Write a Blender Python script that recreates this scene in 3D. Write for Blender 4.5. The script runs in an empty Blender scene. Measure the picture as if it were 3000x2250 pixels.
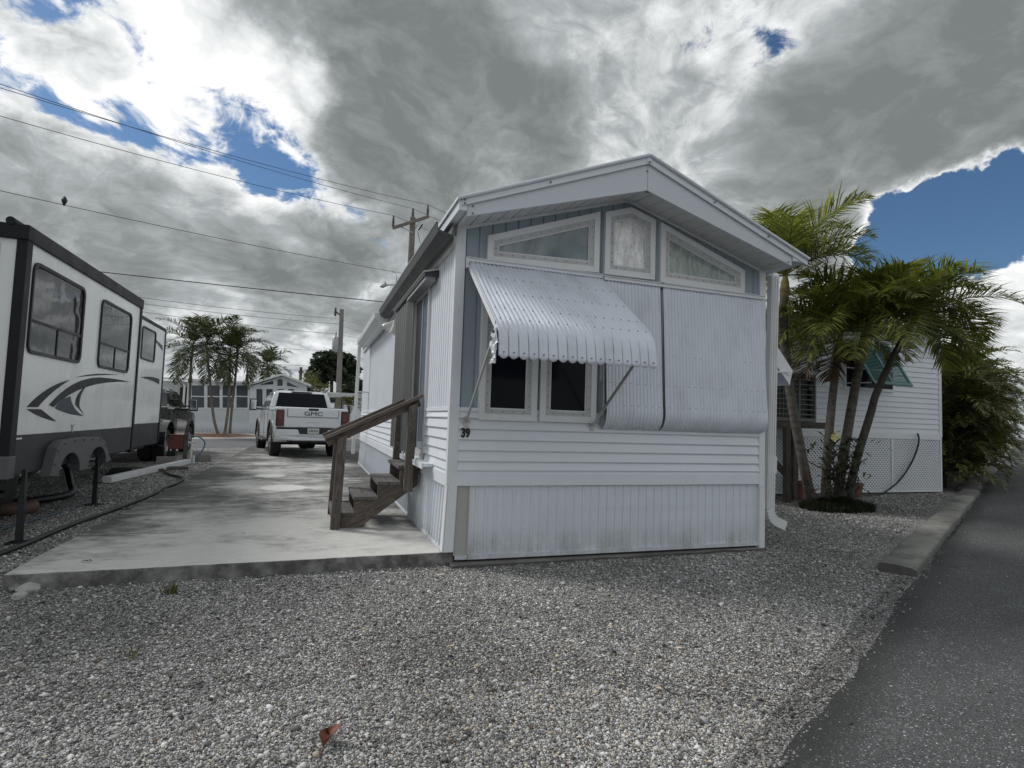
import bpy, bmesh, math, random
import numpy as np
from mathutils import Vector, Matrix, Euler
random.seed(7); RNG=np.random.default_rng(11)
SC=bpy.context.scene
COL=SC.collection
PI=math.pi
# ------------------------------------------------------------------ camera
F_PX=1677.75
YAW,PITCH,ROLL=-0.333783,0.063758,-0.033504
CAM=Vector((-1.23844,-5.28085,1.35998))
RC=(Matrix.Rotation(YAW,3,'Z')@Matrix.Rotation(PITCH,3,'X')@Matrix(((math.cos(ROLL),0,math.sin(ROLL)),(0,1,0),(-math.sin(ROLL),0,math.cos(ROLL)))))
cam_d=bpy.data.cameras.new('camera'); cam=bpy.data.objects.new('camera',cam_d); COL.objects.link(cam)
cam_d.sensor_fit='HORIZONTAL'; cam_d.sensor_width=36; cam_d.lens=F_PX/3000*36; cam_d.clip_start=.05; cam_d.clip_end=3000
rx,fy,uz=RC.col[0],RC.col[1],RC.col[2]
M=Matrix((( rx.x,uz.x,-fy.x,CAM.x),(rx.y,uz.y,-fy.y,CAM.y),(rx.z,uz.z,-fy.z,CAM.z),(0,0,0,1)))
cam.matrix_world=M; SC.camera=cam
S=2212/3000
def ray(u,v):
    u/=S; v/=S
    return RC@Vector(((u-1500)/F_PX,1,-(v-1125)/F_PX))
def PY(u,v,Y):
    d=ray(u,v); return CAM+d*((Y-CAM.y)/d.y)
def PX(u,v,X):
    d=ray(u,v); return CAM+d*((X-CAM.x)/d.x)
def PZ(u,v,Z):
    d=ray(u,v); return CAM+d*((Z-CAM.z)/d.z)
def PP(u,v,p0,n):
    d=ray(u,v); return CAM+d*((Vector(p0)-CAM).dot(n)/d.dot(n))
# ------------------------------------------------------------------ nodes
class NT:
    def __init__(s,tree): s.t=tree; s.n=tree.nodes; s.l=tree.links
    def node(s,ty,**kw):
        n=s.n.new(ty)
        for k,v in kw.items():
            if k.startswith('i_'):
                s.set(n.inputs[k[2:].replace('_',' ')],v)
            else: setattr(n,k,v)
        return n
    def set(s,sock,v):
        if isinstance(v,bpy.types.NodeSocket): s.l.new(v,sock)
        elif isinstance(v,(tuple,list)) and sock.type=='RGBA' and len(v)==3: sock.default_value=(*v,1)
        else: sock.default_value=v
    def math(s,op,a,b=0.0,c=None,clamp=False):
        n=s.n.new('ShaderNodeMath'); n.operation=op; n.use_clamp=clamp
        s.set(n.inputs[0],a); s.set(n.inputs[1],b)
        if c is not None: s.set(n.inputs[2],c)
        return n.outputs[0]
    def vmath(s,op,a,b=None,scale=None):
        n=s.n.new('ShaderNodeVectorMath'); n.operation=op
        s.set(n.inputs[0],a)
        if b is not None: s.set(n.inputs[1],b)
        if scale is not None: s.set(n.inputs['Scale'],scale)
        return n.outputs['Value'] if op in('DOT_PRODUCT','LENGTH','DISTANCE') else n.outputs[0]
    def mix(s,f,a,b,mode='MIX'):
        n=s.n.new('ShaderNodeMix'); n.data_type='RGBA'; n.blend_type=mode
        s.set(n.inputs[0],f); s.set(n.inputs[6],a); s.set(n.inputs[7],b); return n.outputs[2]
    def ramp(s,f,stops,interp='LINEAR'):
        n=s.n.new('ShaderNodeValToRGB'); n.color_ramp.interpolation=interp
        e=n.color_ramp.elements
        while len(e)<len(stops): e.new(.5)
        for k,(p,c) in enumerate(stops):
            e[k].position=p; e[k].color=(c,c,c,1) if isinstance(c,(int,float)) else (*c,1)
        s.set(n.inputs[0],f); return n.outputs[0]
    def mr(s,f,a,b,c=0.,d=1.,smooth=False):
        n=s.n.new('ShaderNodeMapRange'); n.interpolation_type='SMOOTHSTEP' if smooth else 'LINEAR'
        s.set(n.inputs[0],f)
        for i,v in enumerate((a,b,c,d)): s.set(n.inputs[i+1],v)
        return n.outputs[0]
    def noise(s,vec,scale=5,detail=4,rough=.55,dist=0.,out='Fac',dim='3D'):
        n=s.n.new('ShaderNodeTexNoise'); n.noise_dimensions=dim
        if vec is not None: s.l.new(vec,n.inputs['Vector'])
        n.inputs['Scale'].default_value=scale; n.inputs['Detail'].default_value=detail
        n.inputs['Roughness'].default_value=rough; n.inputs['Distortion'].default_value=dist
        return n.outputs[out]
    def vor(s,vec,scale,feature='F1',out='Distance',rand=1.):
        n=s.n.new('ShaderNodeTexVoronoi'); n.feature=feature
        if vec is not None: s.l.new(vec,n.inputs['Vector'])
        n.inputs['Scale'].default_value=scale; n.inputs['Randomness'].default_value=rand
        return n.outputs[out]
    def mapv(s,vec,scale=(1,1,1),loc=(0,0,0),rot=(0,0,0)):
        n=s.n.new('ShaderNodeMapping'); s.l.new(vec,n.inputs[0])
        n.inputs[1].default_value=loc; n.inputs[2].default_value=rot; n.inputs[3].default_value=scale; return n.outputs[0]
    def bump(s,h,strength=.3,dist=.01,normal=None):
        n=s.n.new('ShaderNodeBump'); s.l.new(h,n.inputs['Height']); n.inputs['Strength'].default_value=strength; n.inputs['Distance'].default_value=dist
        if normal is not None: s.l.new(normal,n.inputs['Normal'])
        return n.outputs[0]
    def pos(s): return s.n.new('ShaderNodeNewGeometry').outputs['Position']
    def obj(s): return s.n.new('ShaderNodeTexCoord').outputs['Object']
    def island(s): return s.n.new('ShaderNodeNewGeometry').outputs['Random Per Island']
def new_mat(name):
    m=bpy.data.materials.new(name); m.use_nodes=True
    t=NT(m.node_tree); b=m.node_tree.nodes['Principled BSDF']
    return m,t,b
def pmat(name,col,rough=.5,metal=0.,var=.12,vscale=3.,bump=0.,bscale=60.,spec=.5,coat=0.,stretch=(1,1,1),dirt=None,dscale=1.2,fine=.06):
    """painted / plain surface: base colour with gentle large and small variation, dirt patches, roughness variation and micro bump"""
    m,t,b=new_mat(name); P=t.obj(); Q=t.mapv(P,stretch)
    n1=t.noise(Q,vscale,5,.6); n2=t.noise(Q,bscale,3,.6)
    k=t.math('ADD',t.math('MULTIPLY',t.math('SUBTRACT',n1,.5),var*2),t.math('MULTIPLY',t.math('SUBTRACT',n2,.5),fine*2))
    f=t.math('ADD',k,1.)
    c=t.node('ShaderNodeCombineColor'); 
    for i in range(3): t.set(c.inputs[i],t.math('MULTIPLY',f,col[i]))
    out=c.outputs[0]
    if dirt:
        d=t.noise(Q,dscale,7,.65); out=t.mix(t.mr(d,.5,.78,0,dirt[3] if len(dirt)>3 else .6),out,dirt[:3])
    t.set(b.inputs['Base Color'],out)
    t.set(b.inputs['Roughness'],t.mr(n1,.3,.7,max(0.02,rough-.08),min(1,rough+.08)))
    b.inputs['Metallic'].default_value=metal; b.inputs['Specular IOR Level'].default_value=spec
    b.inputs['Coat Weight'].default_value=coat; b.inputs['Coat Roughness'].default_value=.04
    if bump: t.set(b.inputs['Normal'],t.bump(n2,bump,.004))
    return m
# ------------------------------------------------------------------ mesh builder
class MB:
    def __init__(s): s.v=[]; s.f=[]; s.m=[]; s.k=0; s.T=None
    def V(s,p):
        p=Vector(p)
        if s.T is not None: p=s.T@p
        s.v.append(p); return len(s.v)-1
    def F(s,*i): s.f.append(i); s.m.append(s.k)
    def quad(s,a,b,c,d): s.F(s.V(a),s.V(b),s.V(c),s.V(d)); return s
    def poly(s,pts): s.F(*[s.V(p) for p in pts]); return s
    def hexa(s,p):
        i=[s.V(q) for q in p]
        for q in ((0,3,2,1),(4,5,6,7),(0,1,5,4),(1,2,6,5),(2,3,7,6),(3,0,4,7)): s.F(*[i[k] for k in q])
        return s
    def box(s,x0,y0,z0,x1,y1,z1):
        return s.hexa([(x0,y0,z0),(x1,y0,z0),(x1,y1,z0),(x0,y1,z0),(x0,y0,z1),(x1,y0,z1),(x1,y1,z1),(x0,y1,z1)])
    def cbox(s,c,d): return s.box(c[0]-d[0]/2,c[1]-d[1]/2,c[2]-d[2]/2,c[0]+d[0]/2,c[1]+d[1]/2,c[2]+d[2]/2)
    def prism(s,pts,vec):
        vec=Vector(vec); n=len(pts); a=[s.V(p) for p in pts]; b=[s.V(Vector(p)+vec) for p in pts]
        s.F(*a[::-1]); s.F(*b)
        for i in range(n): j=(i+1)%n; s.F(a[i],a[j],b[j],b[i])
        return s
    def bar(s,a,b,w,h,up=(0,0,1)):
        a=Vector(a); b=Vector(b); d=(b-a).normalized(); r=d.cross(Vector(up)).normalized()*w/2; u=r.cross(d).normalized()*h/2
        return s.hexa([a-r-u,a+r-u,b+r-u,b-r-u,a-r+u,a+r+u,b+r+u,b-r+u])
    def tube(s,pts,r,n=8,cap=True):
        pts=[Vector(p) for p in pts]; R=r if isinstance(r,(list,tuple)) else [r]*len(pts); rings=[]
        ref=None
        for i,p in enumerate(pts):
            d=(pts[min(i+1,len(pts)-1)]-pts[max(i-1,0)]).normalized()
            if ref is None:
                ref=d.cross(Vector((0,0,1)) if abs(d.z)<.9 else Vector((1,0,0))).normalized()
            ref=(ref-d*ref.dot(d)).normalized(); q=d.cross(ref)
            rings.append([s.V(p+(ref*math.cos(2*PI*k/n)+q*math.sin(2*PI*k/n))*R[i]) for k in range(n)])
        for a,b in zip(rings,rings[1:]):
            for k in range(n): s.F(a[k],a[(k+1)%n],b[(k+1)%n],b[k])
        if cap: s.F(*rings[0][::-1]); s.F(*rings[-1])
        return s
    def strip(s,P,Q):
        a=[s.V(p) for p in P]; b=[s.V(p) for p in Q]
        for i in range(len(a)-1): s.F(a[i],a[i+1],b[i+1],b[i])
        return s
    def grid(s,rows):
        I=[[s.V(p) for p in r] for r in rows]
        for a,b in zip(I,I[1:]):
            for i in range(len(a)-1): s.F(a[i],a[i+1],b[i+1],b[i])
        return s
    def lathe(s,prof,c=(0,0,0),axis='z',n=20,cap=True):
        c=Vector(c); rings=[]
        for r,h in prof:
            ring=[]
            for k in range(n):
                a=2*PI*k/n; x,y=r*math.cos(a),r*math.sin(a)
                ring.append(s.V(c+Vector({'z':(x,y,h),'x':(h,x,y),'y':(x,h,y)}[axis])))
            rings.append(ring)
        for a,b in zip(rings,rings[1:]):
            for k in range(n): s.F(a[k],a[(k+1)%n],b[(k+1)%n],b[k])
        if cap: s.F(*rings[0][::-1]); s.F(*rings[-1])
        return s
    def blob(s,c,r,seed=0,sub=2,amp=.2,flat=1.):
        bm=bmesh.new(); bmesh.ops.create_icosphere(bm,subdivisions=sub,radius=1)
        rr=random.Random(seed); o=len(s.v); ph=[rr.uniform(0,6) for _ in range(6)]
        for v in bm.verts:
            p=v.co; k=1+amp*(math.sin(p.x*3+ph[0])+math.sin(p.y*3.4+ph[1])+math.sin(p.z*2.8+ph[2]))/2+amp*.5*rr.uniform(-.5,.5)
            s.V((c[0]+p.x*r*k,c[1]+p.y*r*k,c[2]+p.z*r*k*flat))
        for f in bm.faces: s.F(*[o+v.index for v in f.verts])
        bm.free(); return s
    def build(s,name,mats,parent=None,smooth=None,bevel=0,seg=2,world=False,normals=True):
        me=bpy.data.meshes.new(name)
        off=parent.location if (parent is not None and world) else Vector((0,0,0))
        me.from_pydata([tuple(v-off) for v in s.v],[],s.f)
        if not isinstance(mats,(list,tuple)): mats=[mats]
        for m in mats: me.materials.append(m)
        if len(mats)>1: me.polygons.foreach_set('material_index',s.m)
        if normals:
            bm=bmesh.new(); bm.from_mesh(me); bmesh.ops.recalc_face_normals(bm,faces=bm.faces); bm.to_mesh(me); bm.free()
        if smooth is not None:
            me.polygons.foreach_set('use_smooth',[True]*len(me.polygons)); me.set_sharp_from_angle(angle=math.radians(smooth))
        me.update()
        o=bpy.data.objects.new(name,me); COL.objects.link(o)
        if parent is not None: o.parent=parent
        if bevel:
            b=o.modifiers.new('bevel','BEVEL'); b.width=bevel; b.segments=seg; b.limit_method='ANGLE'; b.angle_limit=math.radians(40); b.harden_normals=False
        return o
def tag(o,label,cat,group=None,kind=None):
    o['label']=label; o['category']=cat
    if group: o['group']=group
    if kind: o['kind']=kind
    return o
def thing(name,label,cat,loc=(0,0,0),rotz=0,group=None):
    o=bpy.data.objects.new(name,None); COL.objects.link(o); o.location=loc; o.rotation_euler=(0,0,rotz); o.empty_display_size=.2
    return tag(o,label,cat,group)
def struct(o,label=None,cat=None,kind='structure'):
    o['kind']=kind
    if label: o['label']=label
    if cat: o['category']=cat
    return o
def text_mesh(name,txt,size,depth,mat,parent,loc,rot,sx=1.,bold=0.,shear=0.):
    cu=bpy.data.curves.new(name,'FONT'); cu.body=txt; cu.size=size; cu.extrude=depth; cu.offset=bold; cu.align_x='CENTER'; cu.align_y='CENTER'; cu.shear=shear
    t=bpy.data.objects.new(name,cu); COL.objects.link(t)
    dg=bpy.context.evaluated_depsgraph_get(); me=bpy.data.meshes.new_from_object(t.evaluated_get(dg)); bpy.data.objects.remove(t)
    me.name=name; me.materials.clear(); me.materials.append(mat)
    o=bpy.data.objects.new(name,me); COL.objects.link(o); o.parent=parent; o.location=loc; o.rotation_euler=rot; o.scale=(sx,1,1)
    return o
# ------------------------------------------------------------------ materials
WHITE=(.78,.79,.80)
m_vinyl=pmat('white_vinyl_siding',(.73,.765,.815),.5,var=.04,vscale=1.2,bump=.10,bscale=120,dirt=(.55,.56,.56,.3),dscale=1.1)
m_trim=pmat('white_trim_paint',(.73,.755,.785),.45,var=.05,vscale=2,bump=.05,dirt=(.45,.45,.43,.3),dscale=2.5)
m_skirt=pmat('white_embossed_skirting',(.705,.745,.80),.45,var=.05,vscale=1.1,bump=.35,bscale=55,stretch=(.35,.35,3.),dirt=(.50,.50,.48,.35),dscale=.9)
def splash(m,lo,hi,amt):
    t=NT(m.node_tree); b=m.node_tree.nodes['Principled BSDF']; c=b.inputs['Base Color'].links[0].from_socket; P=t.obj(); s=t.node('ShaderNodeSeparateXYZ'); t.l.new(P,s.inputs[0])
    n=t.noise(t.mapv(P,(1,1,.35)),7,7,.7); n2=t.noise(P,38,4,.7); k=t.math('ADD',t.math('MULTIPLY',n,.8),t.math('MULTIPLY',n2,.35))
    f=t.math('MULTIPLY',t.mr(s.outputs[2],lo,hi,1,0,True),t.mr(k,.42,.72,0,amt)); sp=t.math('MULTIPLY',t.mr(n2,.70,.76,0,.5),t.mr(s.outputs[2],lo,hi*2,1,0))
    t.set(b.inputs['Base Color'],t.mix(t.math('MAXIMUM',f,sp),c,(.20,.19,.165)))
splash(m_skirt,.05,.42,.55)
m_blue=pmat('pale_blue_board_paint',(.30,.37,.415),.55,var=.08,vscale=1.5,bump=.1,stretch=(1.5,1.5,.5),dirt=(.20,.26,.30,.35))
m_bluegroove=pmat('blue_board_groove',(.13,.19,.23),.7)
m_soffit=pmat('soffit_paint',(.60,.60,.60),.6,var=.08,dirt=(.35,.36,.35,.4))
m_beige=pmat('beige_metal_panel',(.42,.43,.40),.5,var=.05,vscale=4,dirt=(.3,.3,.28,.4))
m_awn=pmat('enamelled_white_aluminium',(.69,.73,.795),.5,metal=.05,var=.07,vscale=2.5,bump=.06,bscale=180,dirt=(.42,.43,.45,.45),dscale=3.0,stretch=(1.6,.7,.7))
m_rivet=pmat('rivet_grey',(.16,.17,.19),.5,metal=.5)
m_alu=pmat('dull_aluminium',(.48,.47,.46),.38,metal=.55,var=.1,vscale=6,dirt=(.25,.25,.24,.5))
m_bronze=pmat('bronze_gutter',(.065,.068,.07),.45,metal=.2,var=.1)
m_gutwhite=pmat('white_gutter',(.70,.71,.71),.45,var=.06,dirt=(.4,.4,.38,.4))
m_dark=pmat('black_rubber_trim',(.010,.011,.012),.5,var=.15)
m_black=pmat('black_plastic',(.012,.012,.013),.42,var=.2,bump=.1)
m_chrome=pmat('chrome',(.75,.76,.78),.1,metal=1.,var=.05)
m_steel=pmat('galvanised_steel',(.38,.39,.40),.45,metal=.7,var=.15,vscale=9)
m_lampglass=pmat('frosted_lamp_white',(.62,.61,.56),.2,var=.08,coat=.5)
def wood(name,dark,light,rot=(0,0,0),rings=14):
    m,t,b=new_mat(name); P=t.mapv(t.obj(),(1,1,1),rot=rot)
    s1=t.noise(t.mapv(P,(2.2,38,38)),1,6,.65,.4); s2=t.noise(t.mapv(P,(.8,8,8)),1.2,3,.5,.8)
    w=t.math('SINE',t.math('MULTIPLY',s2,rings*6.)); w=t.mr(w,-1,1)
    k=t.math('ADD',t.math('MULTIPLY',s1,.65),t.math('MULTIPLY',w,.35))
    c=t.ramp(k,[(.2,dark),(.52,tuple((a+b_)/2 for a,b_ in zip(dark,light))),(.85,light)])
    big=t.noise(P,2.3,3,.5); c=t.mix(t.mr(big,.35,.75,0,.45),c,tuple(x*.45 for x in dark),'MIX')
    t.set(b.inputs['Base Color'],c); b.inputs['Roughness'].default_value=.8
    t.set(b.inputs['Normal'],t.bump(k,.5,.004)); return m
m_woodx=wood('weathered_wood',(.05,.043,.037),(.18,.158,.135))
m_woody=wood('weathered_wood_tread',(.05,.047,.044),(.20,.188,.175),rot=(0,0,PI/2))
m_woodz=wood('weathered_wood_post',(.058,.048,.040),(.195,.168,.142),rot=(0,PI/2,0))
m_woodr=wood('weathered_wood_rail',(.062,.047,.038),(.20,.162,.132),rot=(0,math.radians(26),0))
m_polewood=wood('utility_pole_wood',(.12,.105,.09),(.30,.27,.235),rot=(0,PI/2,0))
def glass(name,col,rough=.04,spec=.6,wav=0.,wsc=3):
    m,t,b=new_mat(name); P=t.obj()
    n=t.noise(P,2.0,3); t.set(b.inputs['Base Color'],t.mix(n,tuple(c*.7 for c in col),tuple(c*1.3 for c in col)))
    b.inputs['Roughness'].default_value=rough; b.inputs['Specular IOR Level'].default_value=spec
    if wav: t.set(b.inputs['Normal'],t.bump(t.noise(P,wsc,2),wav,.02))
    return m
m_glass=glass('dark_window_glass',(.006,.008,.012),.12,.10)
m_glassrv=glass('tinted_rv_glass',(.010,.011,.012),.03,.55,wav=.16,wsc=2.2)
m_glassbg=glass('far_window_glass',(.05,.06,.075),.1,.5)
m_glassmid=glass('door_glass',(.03,.038,.05),.06,.4)
def foil(name,col,metal,sc,strength,speck=0.,dist=2.2):
    m,t,b=new_mat(name); P=t.obj()
    h=t.noise(t.mapv(P,(1.6,1,.7),rot=(0,.5,0)),sc,9,.66,dist); h2=t.noise(P,sc*4,4,.7,1.)
    hh=t.math('ADD',h,t.math('MULTIPLY',h2,.35))
    c0=t.mix(t.mr(h,.38,.62),tuple(c*.55 for c in col),col)
    t.set(b.inputs['Base Color'],t.mix(t.mr(h2,.60,.72,0,speck),c0,tuple(c*.18 for c in col)))
    b.inputs['Metallic'].default_value=metal; b.inputs['Roughness'].default_value=.28; b.inputs['Coat Weight'].default_value=1.; b.inputs['Coat Roughness'].default_value=.03
    t.set(b.inputs['Normal'],t.bump(hh,strength,.06)); return m
m_foil_a=foil('crumpled_foil_dim',(.17,.22,.235),.3,1.1,.5)
m_foil_b=foil('crumpled_foil_bright',(.90,.885,.87),.25,8.,.3,.92,.5)
m_foil_c=foil('crumpled_foil_green',(.46,.54,.50),.3,3.2,.8,.45)
# concrete pad
def concrete(name,base,dark,stain=.8,patches=(),drive=True):
    m,t,b=new_mat(name); P=t.pos()
    n0=t.noise(P,55,6,.7); n1=t.noise(t.mapv(P,(.75,1.0,1)),.9,10,.74,.1); n2=t.noise(t.mapv(P,(.8,2.2,1),loc=(3,1,0)),1.3,8,.66,.1); n3=t.noise(P,7,5,.65)
    c=t.mix(t.mr(n3,.3,.7,0,.5),base,tuple(x*.74 for x in base))
    c=t.mix(t.mr(n0,.35,.7,0,.35),c,tuple(x*.6 for x in base))
    # algae stain, heavier towards the far half of the drive
    sep=t.node('ShaderNodeSeparateXYZ'); t.l.new(P,sep.inputs[0])
    far=t.mr(sep.outputs[1],.0,3.4,-.13,.065)
    sx=t.mr(t.math('ABSOLUTE',t.math('ADD',sep.outputs[0],1.6)),.6,1.7,-.03,.10); far=t.math('ADD',far,t.math('ADD',sx,t.math('MULTIPLY',t.math('SUBTRACT',t.noise(t.mapv(P,(1,2.4,1)),6,8,.72),.5),.30)))
    if not drive: far=.0
    st=t.math('ADD',n1,far); st2=t.math('ADD',n2,far)
    c=t.mix(t.math('MULTIPLY',t.mr(st,.38,.70,smooth=True),stain),c,dark)
    c=t.mix(t.math('MULTIPLY',t.mr(st2,.55,.70,smooth=True),stain*.75),c,tuple(x*.75 for x in dark))
    for (px,py,rx_,ry_) in patches:
        dx=t.math('DIVIDE',t.math('SUBTRACT',sep.outputs[0],px),rx_); dy=t.math('DIVIDE',t.math('SUBTRACT',sep.outputs[1],py),ry_)
        r=t.math('ADD',t.math('ADD',t.math('MULTIPLY',dx,dx),t.math('MULTIPLY',dy,dy)),t.math('MULTIPLY',t.math('SUBTRACT',n3,.5),.9))
        c=t.mix(t.mr(r,.8,1.15,.85,0.),c,tuple(x*1.12 for x in base))
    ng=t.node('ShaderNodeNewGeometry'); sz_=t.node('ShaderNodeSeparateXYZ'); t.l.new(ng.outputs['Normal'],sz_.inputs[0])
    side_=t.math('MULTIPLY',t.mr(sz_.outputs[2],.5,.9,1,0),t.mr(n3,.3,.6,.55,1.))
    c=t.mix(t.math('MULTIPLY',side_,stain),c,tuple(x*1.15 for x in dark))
    t.set(b.inputs['Base Color'],c); b.inputs['Roughness'].default_value=.85
    t.set(b.inputs['Normal'],t.bump(t.math('ADD',n0,t.math('MULTIPLY',n3,.6)),.35,.006)); return m
m_conc=concrete('driveway_concrete',(.62,.61,.575),(.06,.06,.055),.95,patches=((-1.95,7.0,.28,.30),(-1.62,5.05,.36,.42)))
m_conc2=concrete('kerb_concrete',(.27,.265,.24),(.07,.068,.06),.95,drive=False)
m_block=concrete('block_concrete',(.34,.33,.31),(.16,.155,.14),.5,drive=False)
# gravel sheet
def gravel_mat(name,gain=1.):
    m,t,b=new_mat(name); P=t.pos()
    w=t.node('ShaderNodeVectorMath',operation='ADD'); t.l.new(P,w.inputs[0])
    nz=t.noise(P,60,2,.5,out='Color'); t.l.new(t.vmath('SCALE',t.vmath('SUBTRACT',nz,(.5,.5,.5)),scale=.012),w.inputs[1]); Q=w.outputs[0]
    va=t.vor(Q,85,'F1','Color'); vd=t.vor(Q,85); vb=t.vor(Q,150,'F1','Color'); vbd=t.vor(Q,150)
    sa=t.node('ShaderNodeSeparateColor'); t.l.new(va,sa.inputs[0]); sb=t.node('ShaderNodeSeparateColor'); t.l.new(vb,sb.inputs[0])
    ca=t.ramp(sa.outputs[0],[(0,.035),(.35,.09),(.7,.20),(.9,.32),(1,.62)]); cb=t.ramp(sb.outputs[1],[(0,.03),(.4,.08),(.8,.2),(1,.5)])
    sel=t.math('GREATER_THAN',sb.outputs[0],.62)
    c=t.mix(sel,ca,cb)
    c=t.mix(t.mr(sa.outputs[2],.86,1,0,.5),c,(.34,.27,.18),'MULTIPLY')
    c=t.mix(t.mr(vd,.45,.8,0,.6),c,(.03,.03,.03))
    big=t.noise(P,.55,5,.6); c=t.mix(1.,c,t.ramp(big,[(.3,.62),(.55,1.0),(.75,1.25)]),'MULTIPLY')
    c=t.mix(1.,c,(gain*1.0,gain*.985,gain*.95),'MULTIPLY')
    t.set(b.inputs['Base Color'],c); b.inputs['Roughness'].default_value=.8; b.inputs['Specular IOR Level'].default_value=.3
    h=t.math('SUBTRACT',t.math('MULTIPLY',sa.outputs[1],.5),t.math('ADD',vd,t.math('MULTIPLY',vbd,.4)))
    t.set(b.inputs['Normal'],t.bump(h,.9,.012)); return m
m_gravel=gravel_mat('gravel_ground',2.1)
def pebble_mat():
    m,t,b=new_mat('gravel_stones'); P=t.pos()
    a=t.node('ShaderNodeAttribute',attribute_name='stone'); c=a.outputs['Color']
    n=t.noise(P,220,3,.6); c=t.mix(1.,c,t.ramp(n,[(.25,.72),(.7,1.15)]),'MULTIPLY')
    big=t.noise(P,.55,5,.6); c=t.mix(1.,c,t.ramp(big,[(.3,.66),(.55,1.0),(.75,1.2)]),'MULTIPLY')
    t.set(b.inputs['Base Color'],c); b.inputs['Roughness'].default_value=.75; b.inputs['Specular IOR Level'].default_value=.3; return m
m_pebble=pebble_mat()
def asphalt():
    m,t,b=new_mat('asphalt'); P=t.pos()
    v=t.vor(P,170,'F1','Color'); s=t.node('ShaderNodeSeparateColor'); t.l.new(v,s.inputs[0]); vd=t.vor(P,170)
    c=t.ramp(s.outputs[0],[(0,.036),(.5,.066),(.85,.10),(.965,.15),(1,.5)])
    n=t.noise(P,.8,6,.6); n2=t.noise(t.mapv(P,(.3,1.4,1),rot=(0,0,-.51)),.9,5,.6)
    c=t.mix(1.,c,t.ramp(n,[(.3,.78),(.7,1.25)]),'MULTIPLY'); c=t.mix(1.,c,t.ramp(n2,[(.3,.86),(.7,1.16)]),'MULTIPLY')
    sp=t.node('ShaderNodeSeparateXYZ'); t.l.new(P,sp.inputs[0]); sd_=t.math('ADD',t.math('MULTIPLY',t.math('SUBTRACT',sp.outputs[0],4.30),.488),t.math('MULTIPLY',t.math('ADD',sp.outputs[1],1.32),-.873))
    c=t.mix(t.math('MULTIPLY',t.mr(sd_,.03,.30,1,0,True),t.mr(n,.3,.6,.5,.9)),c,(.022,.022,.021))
    c=t.mix(1.,c,(1.0,1.02,1.02),'MULTIPLY')
    t.set(b.inputs['Base Color'],c); b.inputs['Roughness'].default_value=.82
    t.set(b.inputs['Normal'],t.bump(t.math('SUBTRACT',s.outputs[1],vd),.55,.006)); return m
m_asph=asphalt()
m_mulch=pmat('brown_mulch',(.16,.085,.05),.95,var=.5,vscale=14,bump=.8,bscale=50,fine=.5)
m_lot=pmat('pale_lot_concrete',(.38,.37,.34),.9,var=.12,vscale=.8,bump=.1,dirt=(.25,.24,.22,.4))
# foliage
def leaf_mat(name,c0,c1,c2,trans=.25,rough=.45):
    m,t,b=new_mat(name)
    r=t.island(); n=t.noise(t.pos(),1.3,3); k=t.math('ADD',t.math('MULTIPLY',r,.65),t.math('MULTIPLY',n,.4))
    c=t.ramp(k,[(.12,c0),(.5,c1),(.92,c2)])
    t.set(b.inputs['Base Color'],c); b.inputs['Roughness'].default_value=rough; b.inputs['Specular IOR Level'].default_value=.4
    tr=t.node('ShaderNodeBsdfTranslucent'); t.set(tr.inputs[0],t.mix(1.,c,(1.3,1.35,.7),'MULTIPLY'))
    mx=t.node('ShaderNodeMixShader'); mx.inputs[0].default_value=trans; t.l.new(b.outputs[0],mx.inputs[1]); t.l.new(tr.outputs[0],mx.inputs[2])
    t.l.new(mx.outputs[0],t.n['Material Output'].inputs[0]); return m
m_palm=leaf_mat('palm_leaf',(.055,.078,.022),(.145,.17,.045),(.33,.33,.09),.42)
m_palmdark=leaf_mat('palm_leaf_far',(.022,.034,.018),(.048,.066,.028),(.13,.145,.05))
m_palmold=leaf_mat('palm_leaf_brown',(.05,.028,.014),(.09,.05,.025),(.14,.09,.04))
m_areca=leaf_mat('areca_leaf',(.034,.045,.015),(.09,.105,.034),(.25,.24,.075))
m_broad=leaf_mat('broad_leaf',(.012,.022,.012),(.028,.042,.02),(.06,.075,.035),.15)
m_yellowgreen=leaf_mat('yellow_green_leaf',(.06,.075,.03),(.11,.12,.045),(.19,.18,.07))
m_orchid=leaf_mat('strap_leaf',(.018,.028,.013),(.036,.05,.022),(.075,.095,.035),.15)
m_tuft=leaf_mat('ground_tuft',(.010,.014,.007),(.022,.03,.013),(.05,.055,.022),.1)
m_petal=pmat('pale_yellow_petal',(.72,.66,.20),.5,var=.1)
def trunkm(name,a,b_,ring=26):
    m,t,b=new_mat(name); P=t.pos(); s=t.node('ShaderNodeSeparateXYZ'); t.l.new(P,s.inputs[0])
    n=t.noise(P,9,5,.6); w=t.math('SINE',t.math('ADD',t.math('MULTIPLY',s.outputs[2],ring*2.),t.math('MULTIPLY',n,5)))
    k=t.math('ADD',t.math('MULTIPLY',n,.9),t.math('MULTIPLY',w,.05))
    t.set(b.inputs['Base Color'],t.ramp(k,[(.2,a),(.65,b_)])); b.inputs['Roughness'].default_value=.85
    t.set(b.inputs['Normal'],t.bump(k,.6,.012)); return m
m_trunk=trunkm('palm_trunk_bark',(.035,.030,.025),(.135,.12,.10))
m_shaft=trunkm('palm_crownshaft',(.10,.085,.03),(.26,.22,.10),6)
m_trunkfar=trunkm('far_palm_trunk',(.07,.06,.05),(.22,.20,.17))
m_bark=trunkm('tree_bark',(.03,.026,.022),(.09,.08,.07),8)
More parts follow.
